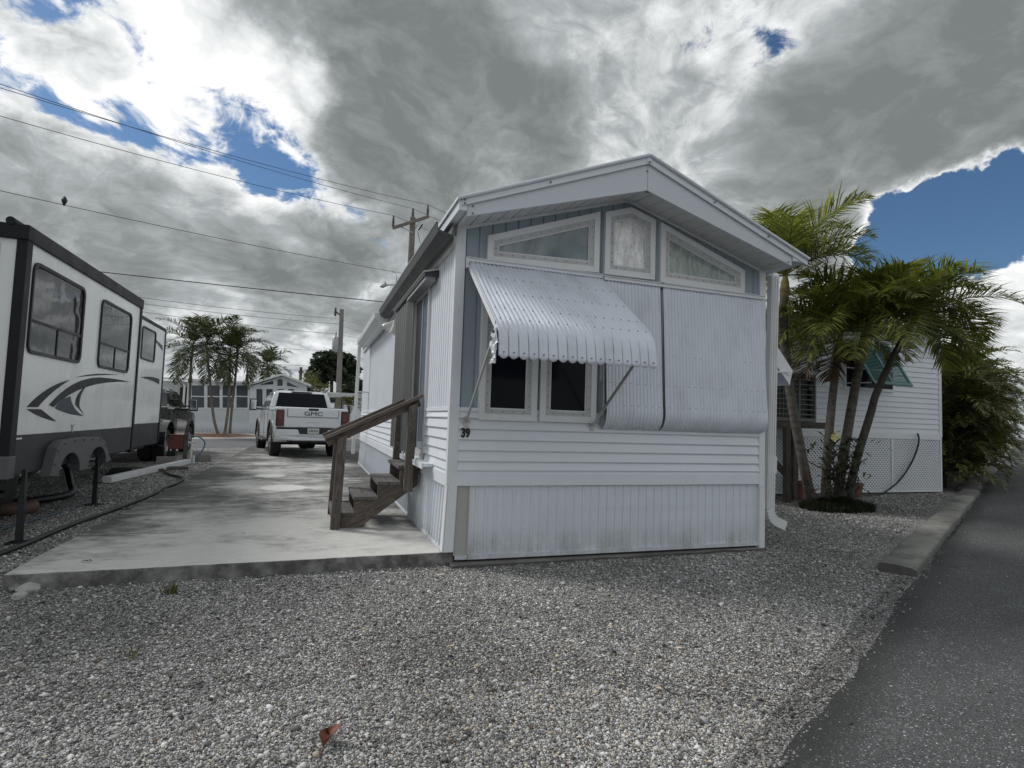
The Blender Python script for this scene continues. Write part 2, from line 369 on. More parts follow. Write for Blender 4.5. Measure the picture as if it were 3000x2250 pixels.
# ================================================================== SETTING
RD=Vector((.873,.488,0)); RN=Vector((.488,-.873,0))      # road direction and its right-hand normal
def rp(t,s,z=0.): return Vector((4.30,-1.32,z))+RD*t+RN*s
mb=MB(); R_=900
N=14
xs=[-R_,-200,-60,-25,-12,-6,-2,2,6,12,25,60,200,R_]
mb.grid([[(x,y,0) for x in xs] for y in xs]); struct(mb.build('gravel_ground',m_gravel),'grey gravel ground of the lots','ground')
# driveway pad
mb=MB()
pad=[(.10,.03),(-3.30,-.075),(-3.24,19.0),(.75,21.2),(.75,10.4),(.10,10.4)]
def wob(a,b,n,amp): 
    a=Vector(a);b=Vector(b); return [a.lerp(b,i/n)+Vector((RNG.normal()*amp,RNG.normal()*amp)) for i in range(n)]
pp=[]
for i in range(len(pad)):
    pp+=wob(pad[i],pad[(i+1)%len(pad)],28 if i<2 else 3,.006)
mb.prism([(p.x,p.y,-.1) for p in pp],(0,0,.22))
struct(mb.build('concrete_driveway',m_conc,bevel=.012),'stained pale concrete driveway slab left of the mobile home','driveway')
# near road (right) and rear road
mb=MB(); left=[]; right=[]
t=-30.
while t<420:
    w=.05 if t<40 else 0
    left.append(rp(t,RNG.normal()*w*.22+.015*math.sin(t*1.9),.004)); right.append(rp(t,7.5,.004)); t+=.22 if -8<t<12 else (3 if t<60 else 40)
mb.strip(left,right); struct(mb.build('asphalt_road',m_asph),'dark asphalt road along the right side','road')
# rear cross street, parallel to the near road
mb=MB(); A=Vector((-4.3,18.5,0)); 
def rq(t,s,z=.006): return A+RD*t-RN*s+Vector((0,0,z))
mb.strip([rq(x,0) for x in (-60,-20,0,5,10,60,160)],[rq(x,6.6) for x in (-60,-20,0,5,10,60,160)])
m_asph2=pmat('rear_street_asphalt',(.115,.117,.12),.85,var=.15,vscale=.7,bump=.1,fine=.15)
struct(mb.build('rear_street',m_asph2),'grey asphalt street behind the driveway','road')
mb=MB()
mb.strip([rq(x,6.6,.008) for x in (-60,160)],[rq(x,60,.008) for x in (-60,160)])
struct(mb.build('rear_lot_pavement',m_lot),'pale concrete lots across the rear street','pavement')
# mulch bed with the far palms
c=PZ(480,947,0); 
mb=MB(); ring=[]
for k in range(36):
    a=2*PI*k/36; r=1+.12*math.sin(3*a)+RNG.normal()*.03
    ring.append(Vector((-6.9,27.75,0))+RD*math.cos(a)*3.9*r-RN*math.sin(a)*.75*r)
inner=[Vector((-6.9,27.75,0)).lerp(p,.55)+Vector((0,0,.16)) for p in ring]
mb.strip(ring+[ring[0]],inner+[inner[0]]); mb.poly(inner)
tag(mb.build('mulch_bed',m_mulch,smooth=60),'low mound of brown mulch under the palms across the street','mulch bed',kind='stuff')
# ================================================================== MOBILE HOME
W=3.66; LEN=10.3
H=thing('mobile_home','white mobile home number 39 with blue gable and corrugated window awnings','mobile home',(0,0,0))
def zsof(x):   # wall top under the soffit
    return 3.19+(3.757-3.19)*(1-abs(x-W/2)/(W/2))
# --- front gable wall, blue board and batten with grooves
mb=MB(); x=.075; P0=[];P1=[]
gx=[]
while x<W-.075:
    x1=min(x+.132,W-.07)
    for (xx,yy) in ((x+.004,.012),(x+.012,0),(x1-.008,0),(x1-.0,.012)): gx.append((xx,yy))
    x=x1
mid=W/2
pts=[]
for (xx,yy) in gx:
    pts.append((xx,yy))
mb.strip([(a,b_,1.42) for a,b_ in pts],[(a,b_,zsof(a)+.01) for a,b_ in pts])
mb.build('gable_wall',m_blue,H)
# --- clapboard profile (z,out)
laps=[.885,.973,1.075,1.177,1.279,1.381,1.436]
def clap(): 
    pr=[(.845,.004),(.845,.012),(.872,.012),(.872,.003)]
    for a,b_ in zip(laps,laps[1:]):
        pr+= [(a-.012,.003),(a-.012,.021),(a-.004,.024),(b_-.013,.004)]
    pr+=[(1.436,.004)]
    return pr
pr=clap()
mb=MB()
mb.strip([(.055,-o,z) for z,o in pr],[(W-.055,-o,z) for z,o in pr])
mb.box(.06,-.024,.735,W-.06,.01,.846)      # flat band over skirting
mb.box(.06,-.02,1.436,W-.06,.01,1.47)
mb.build('front_siding',m_vinyl,H)
mb=MB()
for (y0,y1) in ((.05,1.20),(2.2,LEN)):
    mb.strip([(-o,y0,z) for z,o in pr],[(-o,y1,z) for z,o in pr])
    mb.box(-.02,y0,1.436,.01,y1,1.47)
mb.box(-.024,.06,.725,.01,LEN,.846)
mb.box(-.03,.05,.87,.01,.052,.871)
# vertical ribbed upper siding on the long left wall
ys=[];
def ribs(y0,y1,pitch):
    out=[]; y=y0
    while y<y1-.01:
        out+=[(y,.008),(y+pitch*.50,.008),(y+pitch*.58,-.008),(y+pitch*.72,-.008),(y+pitch*.78,.006),(y+pitch*.88,-.006)]
        y+=pitch
    out.append((y1,.004)); return out
for (y0,y1,z0) in ((.05,.55,1.47),(.55,1.22,1.43),(2.15,LEN,1.47)):
    rb=ribs(y0,y1,.105 if y0<2 else .15)
    mb.strip([(-o,y,z0) for y,o in rb],[(-o,y,3.16) for y,o in rb])
mb.quad((.0,1.2,2.86),(.0,2.2,2.86),(.0,2.2,3.16),(.0,1.2,3.16))
mb.box(-.012,1.0,1.40,.0,1.22,1.435)
mb.build('left_wall',m_vinyl,H)
# other walls: right, rear
mb=MB(); mb.quad((W,0,.05),(W,LEN,.05),(W,LEN,3.19),(W,0,3.19)); mb.poly([(0,LEN,.1),(W,LEN,.1),(W,LEN,3.19),(W/2,LEN,3.757),(0,LEN,3.19)])
mb.build('rear_and_right_walls',m_vinyl,H)
# --- skirting
def ribx(x0,x1,pitch):
    out=[];x=x0
    while x<x1-.02:
        out+=[(x,0.),(x+pitch*.62,0.),(x+pitch*.66,-.002),(x+pitch*.72,.009),(x+pitch*.90,.009),(x+pitch*.95,-.002),(x+pitch*.98,0)]
        x+=pitch
    out=[o for o in out if o[0]<x1]; out.append((x1,0.)); return out
mb=MB(); rb=ribx(.205,W-.055,.0935)
mb.strip([(x,.012-o,.085) for x,o in rb],[(x,.012-o,.737) for x,o in rb])
mb.box(.085,-.012,.05,.20,.02,.088); mb.box(.205,-.014,.048,W-.055,.02,.086)
mb.build('front_skirting',m_skirt,H)
mb=MB(); mb.quad((.07,.006,.086),(.205,.006,.086),(.205,.006,.738),(.07,.006,.738)); mb.box(.195,-.003,.088,.207,.012,.737)
mb.build('bare_skirting_panel',m_beige,H)['label']='bare beige skirting panel'
mb=MB(); rb=ribx(.09,LEN,.13)
mb.strip([(.012-o*2-.03,y,.145) for y,o in rb],[(.012-o*2,y,.727) for y,o in rb])
mb.box(-.045,.09,.122,-.005,LEN,.15); mb.build('side_skirting',m_skirt,H)
# --- corner trims
mb=MB()
mb.box(-.012,-.026,.74,.07,.02,3.19); mb.box(-.026,-.024,.742,.002,.05,3.186)
mb.hexa([(-.03,-.028,.125),(.062,-.028,.125),(.062,.03,.125),(-.03,.03,.125),(-.008,-.03,.742),(.078,-.03,.742),(.078,.03,.742),(-.008,.03,.742)])
mb.hexa([(-.044,-.026,.126),(-.031,-.026,.126),(-.031,.08,.126),(-.044,.08,.126),(-.022,-.028,.741),(-.009,-.028,.741),(-.009,.07,.741),(-.022,.07,.741)])
mb.build('corner_trim',m_trim,H,bevel=.004)
mb=MB(); mb.box(W-.072,-.026,.70,W+.01,.03,3.2); mb.box(W-.064,-.028,.02,W+.012,.03,.698); mb.build('corner_trim',m_trim,H,bevel=.004)
# --- soffit, fascia, roof
def zb(x): return 3.158+(3.699-3.158)*(1-abs(x-1.81)/1.84)
def zm(x): return 3.255+(3.965-3.255)*(1-abs(x-1.81)/1.85)
def zt(x): return 3.333+(4.07-3.333)*(1-abs(x-1.81)/1.89)
mb=MB(); X=[]
x=-.03
while x<W:
    X+= [(x,0),(x+.12,0),(x+.124,.012),(x+.134,.012),(x+.138,0)]; x+=.138
X=[(min(a,W+.0),b_) for a,b_ in X]
mb.strip([(a,.01,zsof(a)+b_) for a,b_ in X],[(a,-.40,zb(a)+.006+b_) for a,b_ in X])
mb.build('soffit',m_soffit,H)
mb=MB()
for (xa,xb) in ((0.0,W/2),(W/2,W)):
    mb.bar((xa,-.014,zsof(xa)-.012),(xb,-.014,zsof(xb)-.012),.022,.03,up=(0,0,1))
mb.build('soffit_moulding',m_trim,H)
mb=MB(); xr=1.81
mb.prism([(-.03,-.40,zb(-.03)),(xr-.002,-.40,zb(xr)),(xr-.002,-.40,zm(xr)+.02),(-.03,-.40,zm(-.03)+.02)],(0,-.025,0))
mb.prism([(xr+.002,-.40,zb(xr)),(3.65,-.40,zb(3.65)),(3.65,-.40,zm(3.65)+.02),(xr+.002,-.40,zm(xr)+.02)],(0,-.025,0))
# side return of the overhang at the left eave
mb.hexa([(-.032,-.40,3.158),(-.012,-.40,3.158),(-.012,.0,3.175),(-.032,.0,3.175),(-.032,-.40,3.27),(-.012,-.40,3.27),(-.012,.0,3.27),(-.032,.0,3.27)])
mb.hexa([(3.632,-.40,3.158),(3.652,-.40,3.158),(3.652,.0,3.175),(3.632,.0,3.175),(3.632,-.40,3.27),(3.652,-.40,3.27),(3.652,.0,3.27),(3.632,.0,3.27)])
mb.k=1
for (x,f) in ((.02,.15),(.02,.8),(1.80,.75),(3.6,.2)):
    z=zb(x)+(zm(x)-zb(x))*f; mb.lathe([(.010,-.436),(.006,-.42)],(x,0,z),'y',8)
mb.build('gable_fascia',[pmat('fascia_white',(.60,.64,.68),.5,var=.05,dirt=(.45,.47,.49,.3)),m_rivet],H,bevel=.004)
mb=MB()
mb.prism([(-.085,-.43,zm(-.085)),(xr-.001,-.43,zm(xr)),(xr-.001,-.43,zt(xr)-.028),(-.085,-.43,zt(-.085)-.028)],(0,-.02,0))
mb.prism([(xr+.001,-.43,zm(xr)),(3.85,-.43,zm(3.85)+.0),(3.85,-.43,zt(3.85)-.028),(xr+.001,-.43,zt(xr)-.028)],(0,-.02,0))
# roof sheets: two slabs with standing seams
for sgn,xe in ((-1,-.13),(1,3.86)):
    ze=zt(xe)
    a=Vector((xr,0,zt(xr)));e=Vector((xe,0,ze))
    mb.hexa([(xr,-.46,a.z-.03),(xe,-.46,ze-.03),(xe,LEN+.2,ze-.03),(xr,LEN+.2,a.z-.03),(xr,-.46,a.z),(xe,-.46,ze),(xe,LEN+.2,ze),(xr,LEN+.2,a.z)])
    y=0.
    while y<LEN:
        mb.bar((xr,y,a.z+.012),(xe,y,ze+.012),.03,.026); y+=.4
# front drip roll
mb.tube([(-.1,-.462,zt(-.1)-.02),(xr,-.462,zt(xr)-.02)],.018,8); mb.tube([(xr,-.462,zt(xr)-.02),(3.86,-.462,zt(3.86)-.02)],.018,8)
# closed left eave box
mb.box(-.11,-.44,3.20,-.035,4.8,3.325); mb.box(3.655,-.44,3.21,3.85,LEN,3.30)
mb.box(xr-.03,-.456,zt(xr)-.10,xr+.03,-.44,zt(xr)-.03)
mb.k=1
for (x,f) in ((-.06,.2),(-.06,.75),(.75,.5),(2.6,.5),(3.3,.5),(1.81,.2)):
    z=zm(x)+(zt(x)-zm(x)-.03)*f; mb.lathe([(.011,-.464),(.007,-.448)],(x,0,z),'y',8)
roof=mb.build('roof',[pmat('white_painted_roof_metal',(.66,.70,.74),.42,metal=.1,var=.05,dirt=(.5,.52,.53,.3)),m_rivet],H,bevel=.003)
# --- gutters and downspouts
mb=MB()
g=[(-.045,3.20),(-.045,3.06),(-.105,3.045),(-.185,3.10),(-.205,3.17),(-.205,3.185),(-.195,3.185),(-.19,3.12),(-.06,3.08)]
mb.prism([(x-.03,-.10,z) for x,z in g],(0,4.85,0))
mb.build('gutter',[m_bronze],H,bevel=.003)
mb=MB(); mb.box(-.05,-.02,3.02,-.002,LEN,3.10); mb.box(-.072,.0,3.10,-.03,LEN,3.2); mb.build('eave_board',m_soffit,H)
mb=MB(); mb.tube([(-.238,-.1,3.19),(-.238,4.75,3.19)],.010,6); mb.build('gutter_lip',m_gutwhite,H)
mb=MB()
g2=[(-.06,3.12),(-.06,2.985),(-.20,2.985),(-.30,3.06),(-.315,3.13),(-.315,3.15)]
mb.prism([(x,4.78,z) for x,z in g2],(0,4.05,0))
mb.build('rear_gutter',m_gutwhite,H,bevel=.006)
mb=MB(); mb.bar((-.262,8.62,3.0),(-.285,8.62,.46),.075,.10,up=(0,1,0)); mb.box(-.30,8.56,1.9,-.0,8.68,1.93); mb.build('downspout',m_gutwhite,H,bevel=.01)
mb=MB()
def dsp(a,b,w,h): mb.bar(a,b,w,h,up=(0,1,0))
dsp((3.955,.16,3.22),(3.90,.16,.42),.115,.075); dsp((3.926,.16,1.04),(3.921,.16,.84),.122,.082)
prev=None
for k in range(7):
    a=k/6*math.radians(68); c=Vector((3.90+.16*(1-math.cos(a)),.16,.42-.16*math.sin(a)))
    if prev is not None: dsp(prev,c+(c-prev)*.12,.112,.078)
    prev=c
dsp(prev,prev+Vector((.13,0,-.05)),.112,.078)
mb.box(3.67,.13,3.205,3.90,.19,3.25)
for z in (2.9,1.5): mb.box(3.66,.19,z,3.98,.205,z+.03)
# flutes of the spout
for dx in (-.035,0,.035): mb.bar((3.955+dx,.119,3.2),(3.90+dx,.119,.44),.016,.008,up=(0,1,0))
mb.build('downspout',m_gutwhite,H,bevel=.008)
# --- windows
def frame_poly(mb,pts,w,y0,y1):
    """mitred frame following a closed polygon in the xz plane, inset by w"""
    n=len(pts); P=[Vector((p[0],p[1])) for p in pts]
    area=sum(P[i].x*P[(i+1)%n].y-P[(i+1)%n].x*P[i].y for i in range(n)); s=1 if area>0 else -1
    I=[]
    for i in range(n):
        a=(P[i]-P[i-1]).normalized(); b_=(P[(i+1)%n]-P[i]).normalized()
        na=Vector((-a.y,a.x))*s; nb=Vector((-b_.y,b_.x))*s
        m=(na+nb); m/=max(.2,m.dot(na)); I.append(P[i]+m*w)
    for i in range(n):
        j=(i+1)%n
        mb.hexa([(P[i].x,y0,P[i].y),(P[j].x,y0,P[j].y),(I[j].x,y0,I[j].y),(I[i].x,y0,I[i].y),(P[i].x,y1,P[i].y),(P[j].x,y1,P[j].y),(I[j].x,y1,I[j].y),(I[i].x,y1,I[i].y)])
    return [(p.x,p.y) for p in I]
m_frame2=pmat('aged_window_frame',(.52,.53,.53),.5,var=.08,dirt=(.33,.32,.3,.4),dscale=4)
m_casing=pmat('window_casing_white',(.74,.75,.76),.5,var=.05,dirt=(.5,.5,.47,.4),dscale=4)
def rivets_along(mb,pts,y,step=.11,r=.0065):
    n=len(pts)
    for i in range(n):
        a=Vector(pts[i]);b_=Vector(pts[(i+1)%n]); L=(b_-a).length; k=max(1,round(L/step))
        for q in range(k):
            p=a.lerp(b_,(q+.5)/k); mb.lathe([(r,y-.006),(r*.6,y-.001),(r*.6,y+.003)],(p.x,0,p.y),'y',6)
def front_window(name,pts,pane,label,parent=H,k=1.):
    mb=MB(); I=frame_poly(mb,pts,.062,-.045*k,.012); w=mb.build(name,m_casing,parent,bevel=.003); w['label']=label
    mb=MB(); J=frame_poly(mb,I,.046,-.032*k,.010)
    mid=[((Vector(a)*.5+Vector(b_)*.5).x,(Vector(a)*.5+Vector(b_)*.5).y) for a,b_ in zip(I,J)]
    mb.k=1; rivets_along(mb,mid,-.032*k); mb.k=0
    mb.build('frame',[m_frame2,m_rivet],w)
    mb=MB(); K=frame_poly(mb,J,.012,-.024*k,.008); mb.build('glazing_bead',m_casing,w)
    mb=MB()
    Kv=[Vector(k) for k in K]; mb.poly([(k.x,-.012,k.y) for k in Kv]); mb.poly([(k.x,-.004,k.y) for k in Kv]); mb.build('pane',pane,w)
    return w
front_window('clerestory_window',[(.284,2.884),(1.492,2.918),(1.490,3.565),(.284,3.142)],m_foil_a,'left sloping clerestory window with dim foil')
front_window('clerestory_window',[(1.555,2.912),(2.163,2.918),(2.163,3.578),(1.862,3.672),(1.556,3.572)],m_foil_b,'middle five-sided window with bright crumpled foil')
front_window('clerestory_window',[(2.232,2.904),(3.354,2.894),(3.354,3.165),(2.230,3.562)],m_foil_c,'right sloping clerestory window with folded foil')
front_window('window',[(.251,1.357),(.848,1.357),(.848,2.78),(.251,2.78)],m_glass,'left lower window under the open awning')
front_window('window',[(.878,1.360),(1.497,1.360),(1.497,2.78),(.878,2.78)],m_glass,'second lower window under the open awning')
front_window('window',[(1.545,1.380),(2.19,1.380),(2.19,2.72),(1.545,2.72)],m_glass,'window covered by the narrow closed awning',k=.42)
front_window('window',[(2.29,1.380),(3.50,1.380),(3.50,2.72),(2.29,2.72)],m_glass,'window covered by the wide closed awning',k=.42)
# --- awnings
def awning_sheet(mb,x0,x1,path,slat=.084,amp=.009,scallop=0.,dx=0.,flare=1.0,seam=0.):
    """corrugated sheet: path in (y,z) from rail to tip"""
    # resample
    P=[Vector(p) for p in path]; rows=[]
    nx=int(round((x1-x0)/slat))*16; n=len(P)
    for i,p in enumerate(P):
        d=(P[min(i+1,n-1)]-P[max(i-1,0)]).normalized(); nrm=Vector((-d.y,d.x)); 
        if nrm.x>0 : nrm=-nrm
        if i>n-6: nrm=Vector((-d.y,d.x)) if abs(d.y)>.3 and False else nrm
        row=[]
        for k in range(nx+1):
            u=k/16; fr=u-math.floor(u)
            vf=max(0.,min(1.,(i/(n-1)-.55)/.2)) if seam else 0.
            h=amp*(abs(math.cos(2*PI*fr))**.8)*(1-.75*vf)-(amp*1.6*seam*vf if (fr<.05 or fr>.95) else 0)
            h+=.0016*math.sin(u*1.7+i*.35)+.0012*math.sin(u*.6+2)
            q=p+nrm*h; z=q.y
            if scallop and i==n-1: z-=scallop*math.sin(PI*min(1,max(0,fr)))
            xx=x0+(x1-x0)*k/nx; xc=(x0+x1)/2
            row.append((xc+(xx-xc)*(1+(flare-1)*i/n)+dx*i/n,q.x,z))
        rows.append(row)
    mb.grid(rows)
def smooth_path(ctrl,n=6):
    out=[]
    C=[Vector(ctrl[0])]+[Vector(c) for c in ctrl]+[Vector(ctrl[-1])]
    for i in range(1,len(C)-2):
        for k in range(n):
            t=k/n; a,b_,c,d=C[i-1],C[i],C[i+1],C[i+2]
            out.append(.5*((2*b_)+(c-a)*t+(2*a-5*b_+4*c-d)*t*t+(3*b_-a-3*c+d)*t**3))
    out.append(C[-2]); return [(p.x,p.y) for p in out]
def rivet_row(mb,x0,x1,p,nrm,slat=.084,r=.007):
    k=int(round((x1-x0)/slat))
    for i in range(k):
        x=x0+(i+.5)*(x1-x0)/k; c=Vector((x,p[0],p[1])); nv=Vector((0,nrm[0],nrm[1]))
        mb.tube([c-nv*.012,c+nv*.016],[r,r*.75],6)
# open one
path=smooth_path([(-.03,2.865),(-.30,2.655),(-.60,2.428),(-.90,2.205),(-1.00,2.115),(-1.055,2.02),(-1.072,1.93),(-1.080,1.865)],4)
mb=MB(); awning_sheet(mb,.10,1.53,path,.084,.0105,.026,seam=1.)
mb.k=1
for (p,nr) in (((-.30,2.655),(-.64,.77)),((-.56,2.458),(-.64,.77)),((-.80,2.28),(-.64,.77)),((-.95,2.165),(-.66,.75)),((-1.077,1.89),(-1,0))): rivet_row(mb,.10,1.53,p,nr)
aw=mb.build('awning',[m_awn,m_rivet],H,smooth=50); aw['label']='propped open corrugated awning over the left window'
mod=aw.modifiers.new('thick','SOLIDIFY'); mod.thickness=.003
mb=MB(); mb.box(.08,-.055,2.862,1.535,-.004,2.90); mb.box(.07,-.07,2.895,1.54,-.0,2.903); mb.box(.075,-.062,2.80,.10,-.01,2.90); mb.build('hinge_rail',m_trim,aw,bevel=.003)
for xs_ in (.10,1.53):
    mb=MB()
    s_=-1 if xs_<.5 else 1
    mb.hexa([(xs_,-.05,2.78),(xs_+.016,-.05,2.78),(xs_+.016,-.95,2.09),(xs_,-.95,2.09),(xs_,-.05,2.838),(xs_+.016,-.05,2.838),(xs_+.016,-.95,2.155),(xs_,-.95,2.155)])
    mb.build('side_flange',m_trim,aw)
for q in ((-.885,2.155,-.855,2.185),(-.445,2.49,-.425,2.52)):
    mb=MB(); mb.box(.12,q[0],q[1],1.51,q[2],q[3]); mb.build('cross_bar',m_trim,aw)
mb=MB()  # crumpled end cap of the valance
bm=bmesh.new(); bmesh.ops.create_grid(bm,x_segments=7,y_segments=9,size=.5)
rr=random.Random(3); o=len(mb.v)
for v in bm.verts: mb.V((.092+rr.uniform(-.022,.012)-.02*abs(v.co.x),-1.02+v.co.x*.13+rr.uniform(-.012,.012),1.98+v.co.y*.26+rr.uniform(-.012,.012)-.05*(v.co.x>0)))
for f in bm.faces: mb.F(*[o+v.index for v in f.verts])
bm.free(); mb.build('end_cap',m_trim,aw)['label']='bent white end cap of the valance'
for (a,b_) in (((.135,-.03,1.335),(.105,-.86,1.985)),((1.463,-.03,1.335),(1.50,-.86,1.985))):
    mb=MB(); mb.bar(a,b_,.024,.016,up=(1,0,0)); mb.box(a[0]-.018,-.035,a[2]-.05,a[0]+.018,-.012,a[2]+.05); mb.box(a[0]-.045,-.03,a[2]-.006,a[0]+.045,-.018,a[2]+.006)
    mb.build('support_arm',m_alu,aw)
def closed_awning(x0,x1,label,wide):
    P=[(-.035,2.852),(-.052,2.6),(-.078,2.2),(-.106,1.75),(-.122,1.56),(-.128,1.48),(-.118,1.415),(-.09,1.36),(-.055,1.33),(-.02,1.316)]
    path=smooth_path(P,3); mb=MB(); awning_sheet(mb,x0,x1,path,.084,.011,0.,0,1.012 if wide else 1.0)
    mb.k=1
    for z in (2.50,2.10,1.78,1.55):
        y=np.interp(z,[1.56,1.75,2.2,2.6],[-.122,-.105,-.075,-.045]); rivet_row(mb,x0,x1,(y,z),(-1,0))
    rivet_row(mb,x0,x1,(-.07,1.345),(-.6,-.8))
    a=mb.build('awning',[m_awn,m_rivet],H,smooth=50); a['label']=label
    mod=a.modifiers.new('thick','SOLIDIFY'); mod.thickness=.003
    mb=MB(); mb.box(x0-.02,-.062,2.848,x1+.02,-.004,2.885); mb.box(x0-.028,-.075,2.882,x1+.028,0,2.892); mb.build('hinge_rail',m_trim,a,bevel=.003)
    mb=MB(); 
    for xs_ in (x0,x1-.010):
        mb=MB(); mb.bar((xs_+.005,-.02,2.83),(xs_+.005,-.06,1.5),.008,.03,up=(0,1,0)); mb.build('side_flange',m_trim,a)
    mb=MB(); mb.lathe([(.035,-.085),(.035,-.07)],(x0-.012,0,1.47),'y',14); mb.bar((x0-.018,-.03,1.34),(x0-.014,-.035,1.8),.012,.014,up=(0,1,0)); mb.build('folded_arm',m_alu,a)
    return a
closed_awning(1.565,2.225,'narrow corrugated awning closed flat over the middle window',False)
closed_awning(2.262,3.60,'wide corrugated awning closed flat over the right window',True)
# awning over a window of the right wall, seen edge on past the downspout
mb=MB(); y0=.50
def sa(u,v): 
    p=PY(u,v,y0); return (p.x,p.z)
A=sa(1674,740); B=sa(1712,800); Cc=sa(1706,832)
mb.prism([(3.67,y0,A[1]+(A[0]-3.67)*.95),(A[0],y0,A[1]),(B[0],y0,B[1]),(Cc[0],y0,Cc[1]),(Cc[0]-.05,y0,Cc[1]+.06),(3.67,y0,A[1]+(A[0]-3.67)*.95-.16)],(0,.02,0))
aw2=mb.build('awning',m_trim,H); aw2['label']='white awning on the right wall seen edge on behind the downspout'
mb=MB(); rows=[]
for yy in [y0+.02+.042*i for i in range(30)]:
    k=.008*(len(rows)%2); rows.append([(3.67,yy,A[1]+(A[0]-3.67)*.95+k),(B[0],yy,B[1]+k),(Cc[0],yy,Cc[1])])
mb.grid(rows); mb.build('awning_sheet',m_awn,aw2)
mb=MB(); mb.bar((3.68,y0-.01,B[1]-.08),(B[0]-.05,y0-.01,B[1]-.02),.02,.02); mb.lathe([(.05,-.01),(.05,0.0)],(B[0]-.06,y0,B[1]-.02),'y',14); mb.build('support_arm',m_trim,aw2)
# --- sliding door, accordion shutter, header, sill on the left wall
mb=MB(); mb.box(-.035,1.20,.99,.01,1.245,2.90); mb.box(-.035,2.155,.99,.01,2.2,2.9); mb.box(-.036,1.245,2.84,.01,2.155,2.89); mb.box(-.04,1.2,.955,.01,2.2,.992)
mb.box(-.05,1.23,.90,.008,2.2,.955)
door=mb.build('sliding_door',pmat('door_frame_aluminium',(.55,.56,.57),.4,metal=.3,var=.08),H,bevel=.003)
mb=MB(); mb.quad((-.006,1.25,1.0),(-.006,2.15,1.0),(-.006,2.15,2.84),(-.006,1.25,2.84)); mb.build('glass',m_glassmid,door)
mb=MB()
mb.box(-.03,1.262,1.0,-.008,1.30,2.84); mb.box(-.03,1.60,1.0,-.008,1.645,2.84); mb.box(-.03,1.30,1.0,-.008,1.60,1.075)
for y in (1.36,1.42,1.48,1.54): mb.box(-.018,y,1.075,-.007,y+.018,2.82)
mb.build('sash',pmat('blue_grey_aluminium',(.36,.41,.47),.35,metal=.4,var=.08),door)
mb=MB(); mb.box(-.010,1.66,1.0,-.004,2.15,2.84); mb.build('dark_opening',m_black,door)
mb=MB(); P_=[]; y=2.16
while y<3.26: P_.append((-.10+.042*math.cos((y-2.16)/.19*2*PI),y)); y+=.019
P_=[(-.02,2.155)]+P_
mb.strip([(a,b_,.93) for a,b_ in P_],[(a,b_,2.885) for a,b_ in P_])
mb.build('accordion_shutter',pmat('shutter_bronze_grey',(.25,.245,.24),.42,metal=.45,var=.12,stretch=(1,1,.3)),H)
mb=MB(); mb.box(-.165,.82,2.90,-.002,3.30,2.955); mb.k=1; mb.hexa([(-.185,.80,2.945),(-.166,.80,2.935),(-.0,.80,2.975),(-.0,.80,2.985),(-.185,3.32,2.945),(-.166,3.32,2.935),(0,3.32,2.975),(0,3.32,2.985)]); mb.build('shutter_header',[m_bronze,m_gutwhite],H,bevel=.003)
mb=MB(); mb.box(-.15,.86,2.86,-.03,2.14,2.90); mb.build('shutter_track',m_steel,H)
mb=MB(); mb.box(-.13,.66,.852,-.0,3.2,.885); mb.box(-.14,.66,.83,-.125,3.2,.89)
mb.box(-.09,1.2,.885,-.03,3.2,.90); mb.k=1
for i in range(14): mb.lathe([(.008,-.1415),(.008,-.139)],(0,1.0+i*.09,.862+.004*(i%2)),'x',6)
mb.build('door_sill',[m_trim,m_rivet],H,bevel=.003)
# --- flood lamp
mb=MB(); mb.lathe([(.05,-.03),(.05,-.0)],(0,3.42,2.76),'x',14); mb.tube([(-.03,3.42,2.76),(-.08,3.42,2.80),(-.14,3.42,2.79)],.014,8); mb.tube([(-.03,3.42,2.76),(-.07,3.36,2.74)],.012,8)
lamp=mb.build('flood_lamp',m_alu,H,smooth=40)
def head(c,d):
    mb=MB(); d=Vector(d).normalized(); q=Vector((0,0,1)).rotation_difference(d).to_matrix().to_4x4()
    mb.T=Matrix.Translation(c)@q; mb.lathe([(.026,-.06),(.030,-.03),(.034,.02),(.055,.09),(.058,.13),(.05,.142)],n=18); return mb.build('lamp_head',m_lampglass,lamp,smooth=40)
head((-.135,3.40,2.73),(-.15,-.12,-1)); head((-.16,3.52,2.78),(-.8,.35,-.55))
# --- number
text_mesh('house_number','39',.118,.002,m_black,H,(.138,-.0225,1.226),(PI/2,0,0),.74,.006)
# footing slab under the front edge
mb=MB()
top=[]
for i in range(20):
    x=.03+i/19*(W-.03); top.append((x,-.13+.07*i/19+RNG.normal()*.012))
mb.prism([(x,y,-.02) for x,y in top]+[(W,.05,-.02),(.03,.05,-.02)],(0,0,.045)); mb.build('footing_slab',m_conc2,H)
# gap shade body below and inside so nothing shows through
mb=MB(); mb.box(.08,.03,.02,W-.03,LEN-.02,.7); mb.box(.03,.03,.71,W-.03,LEN-.03,3.14); mb.build('floor_and_core',m_black,H)
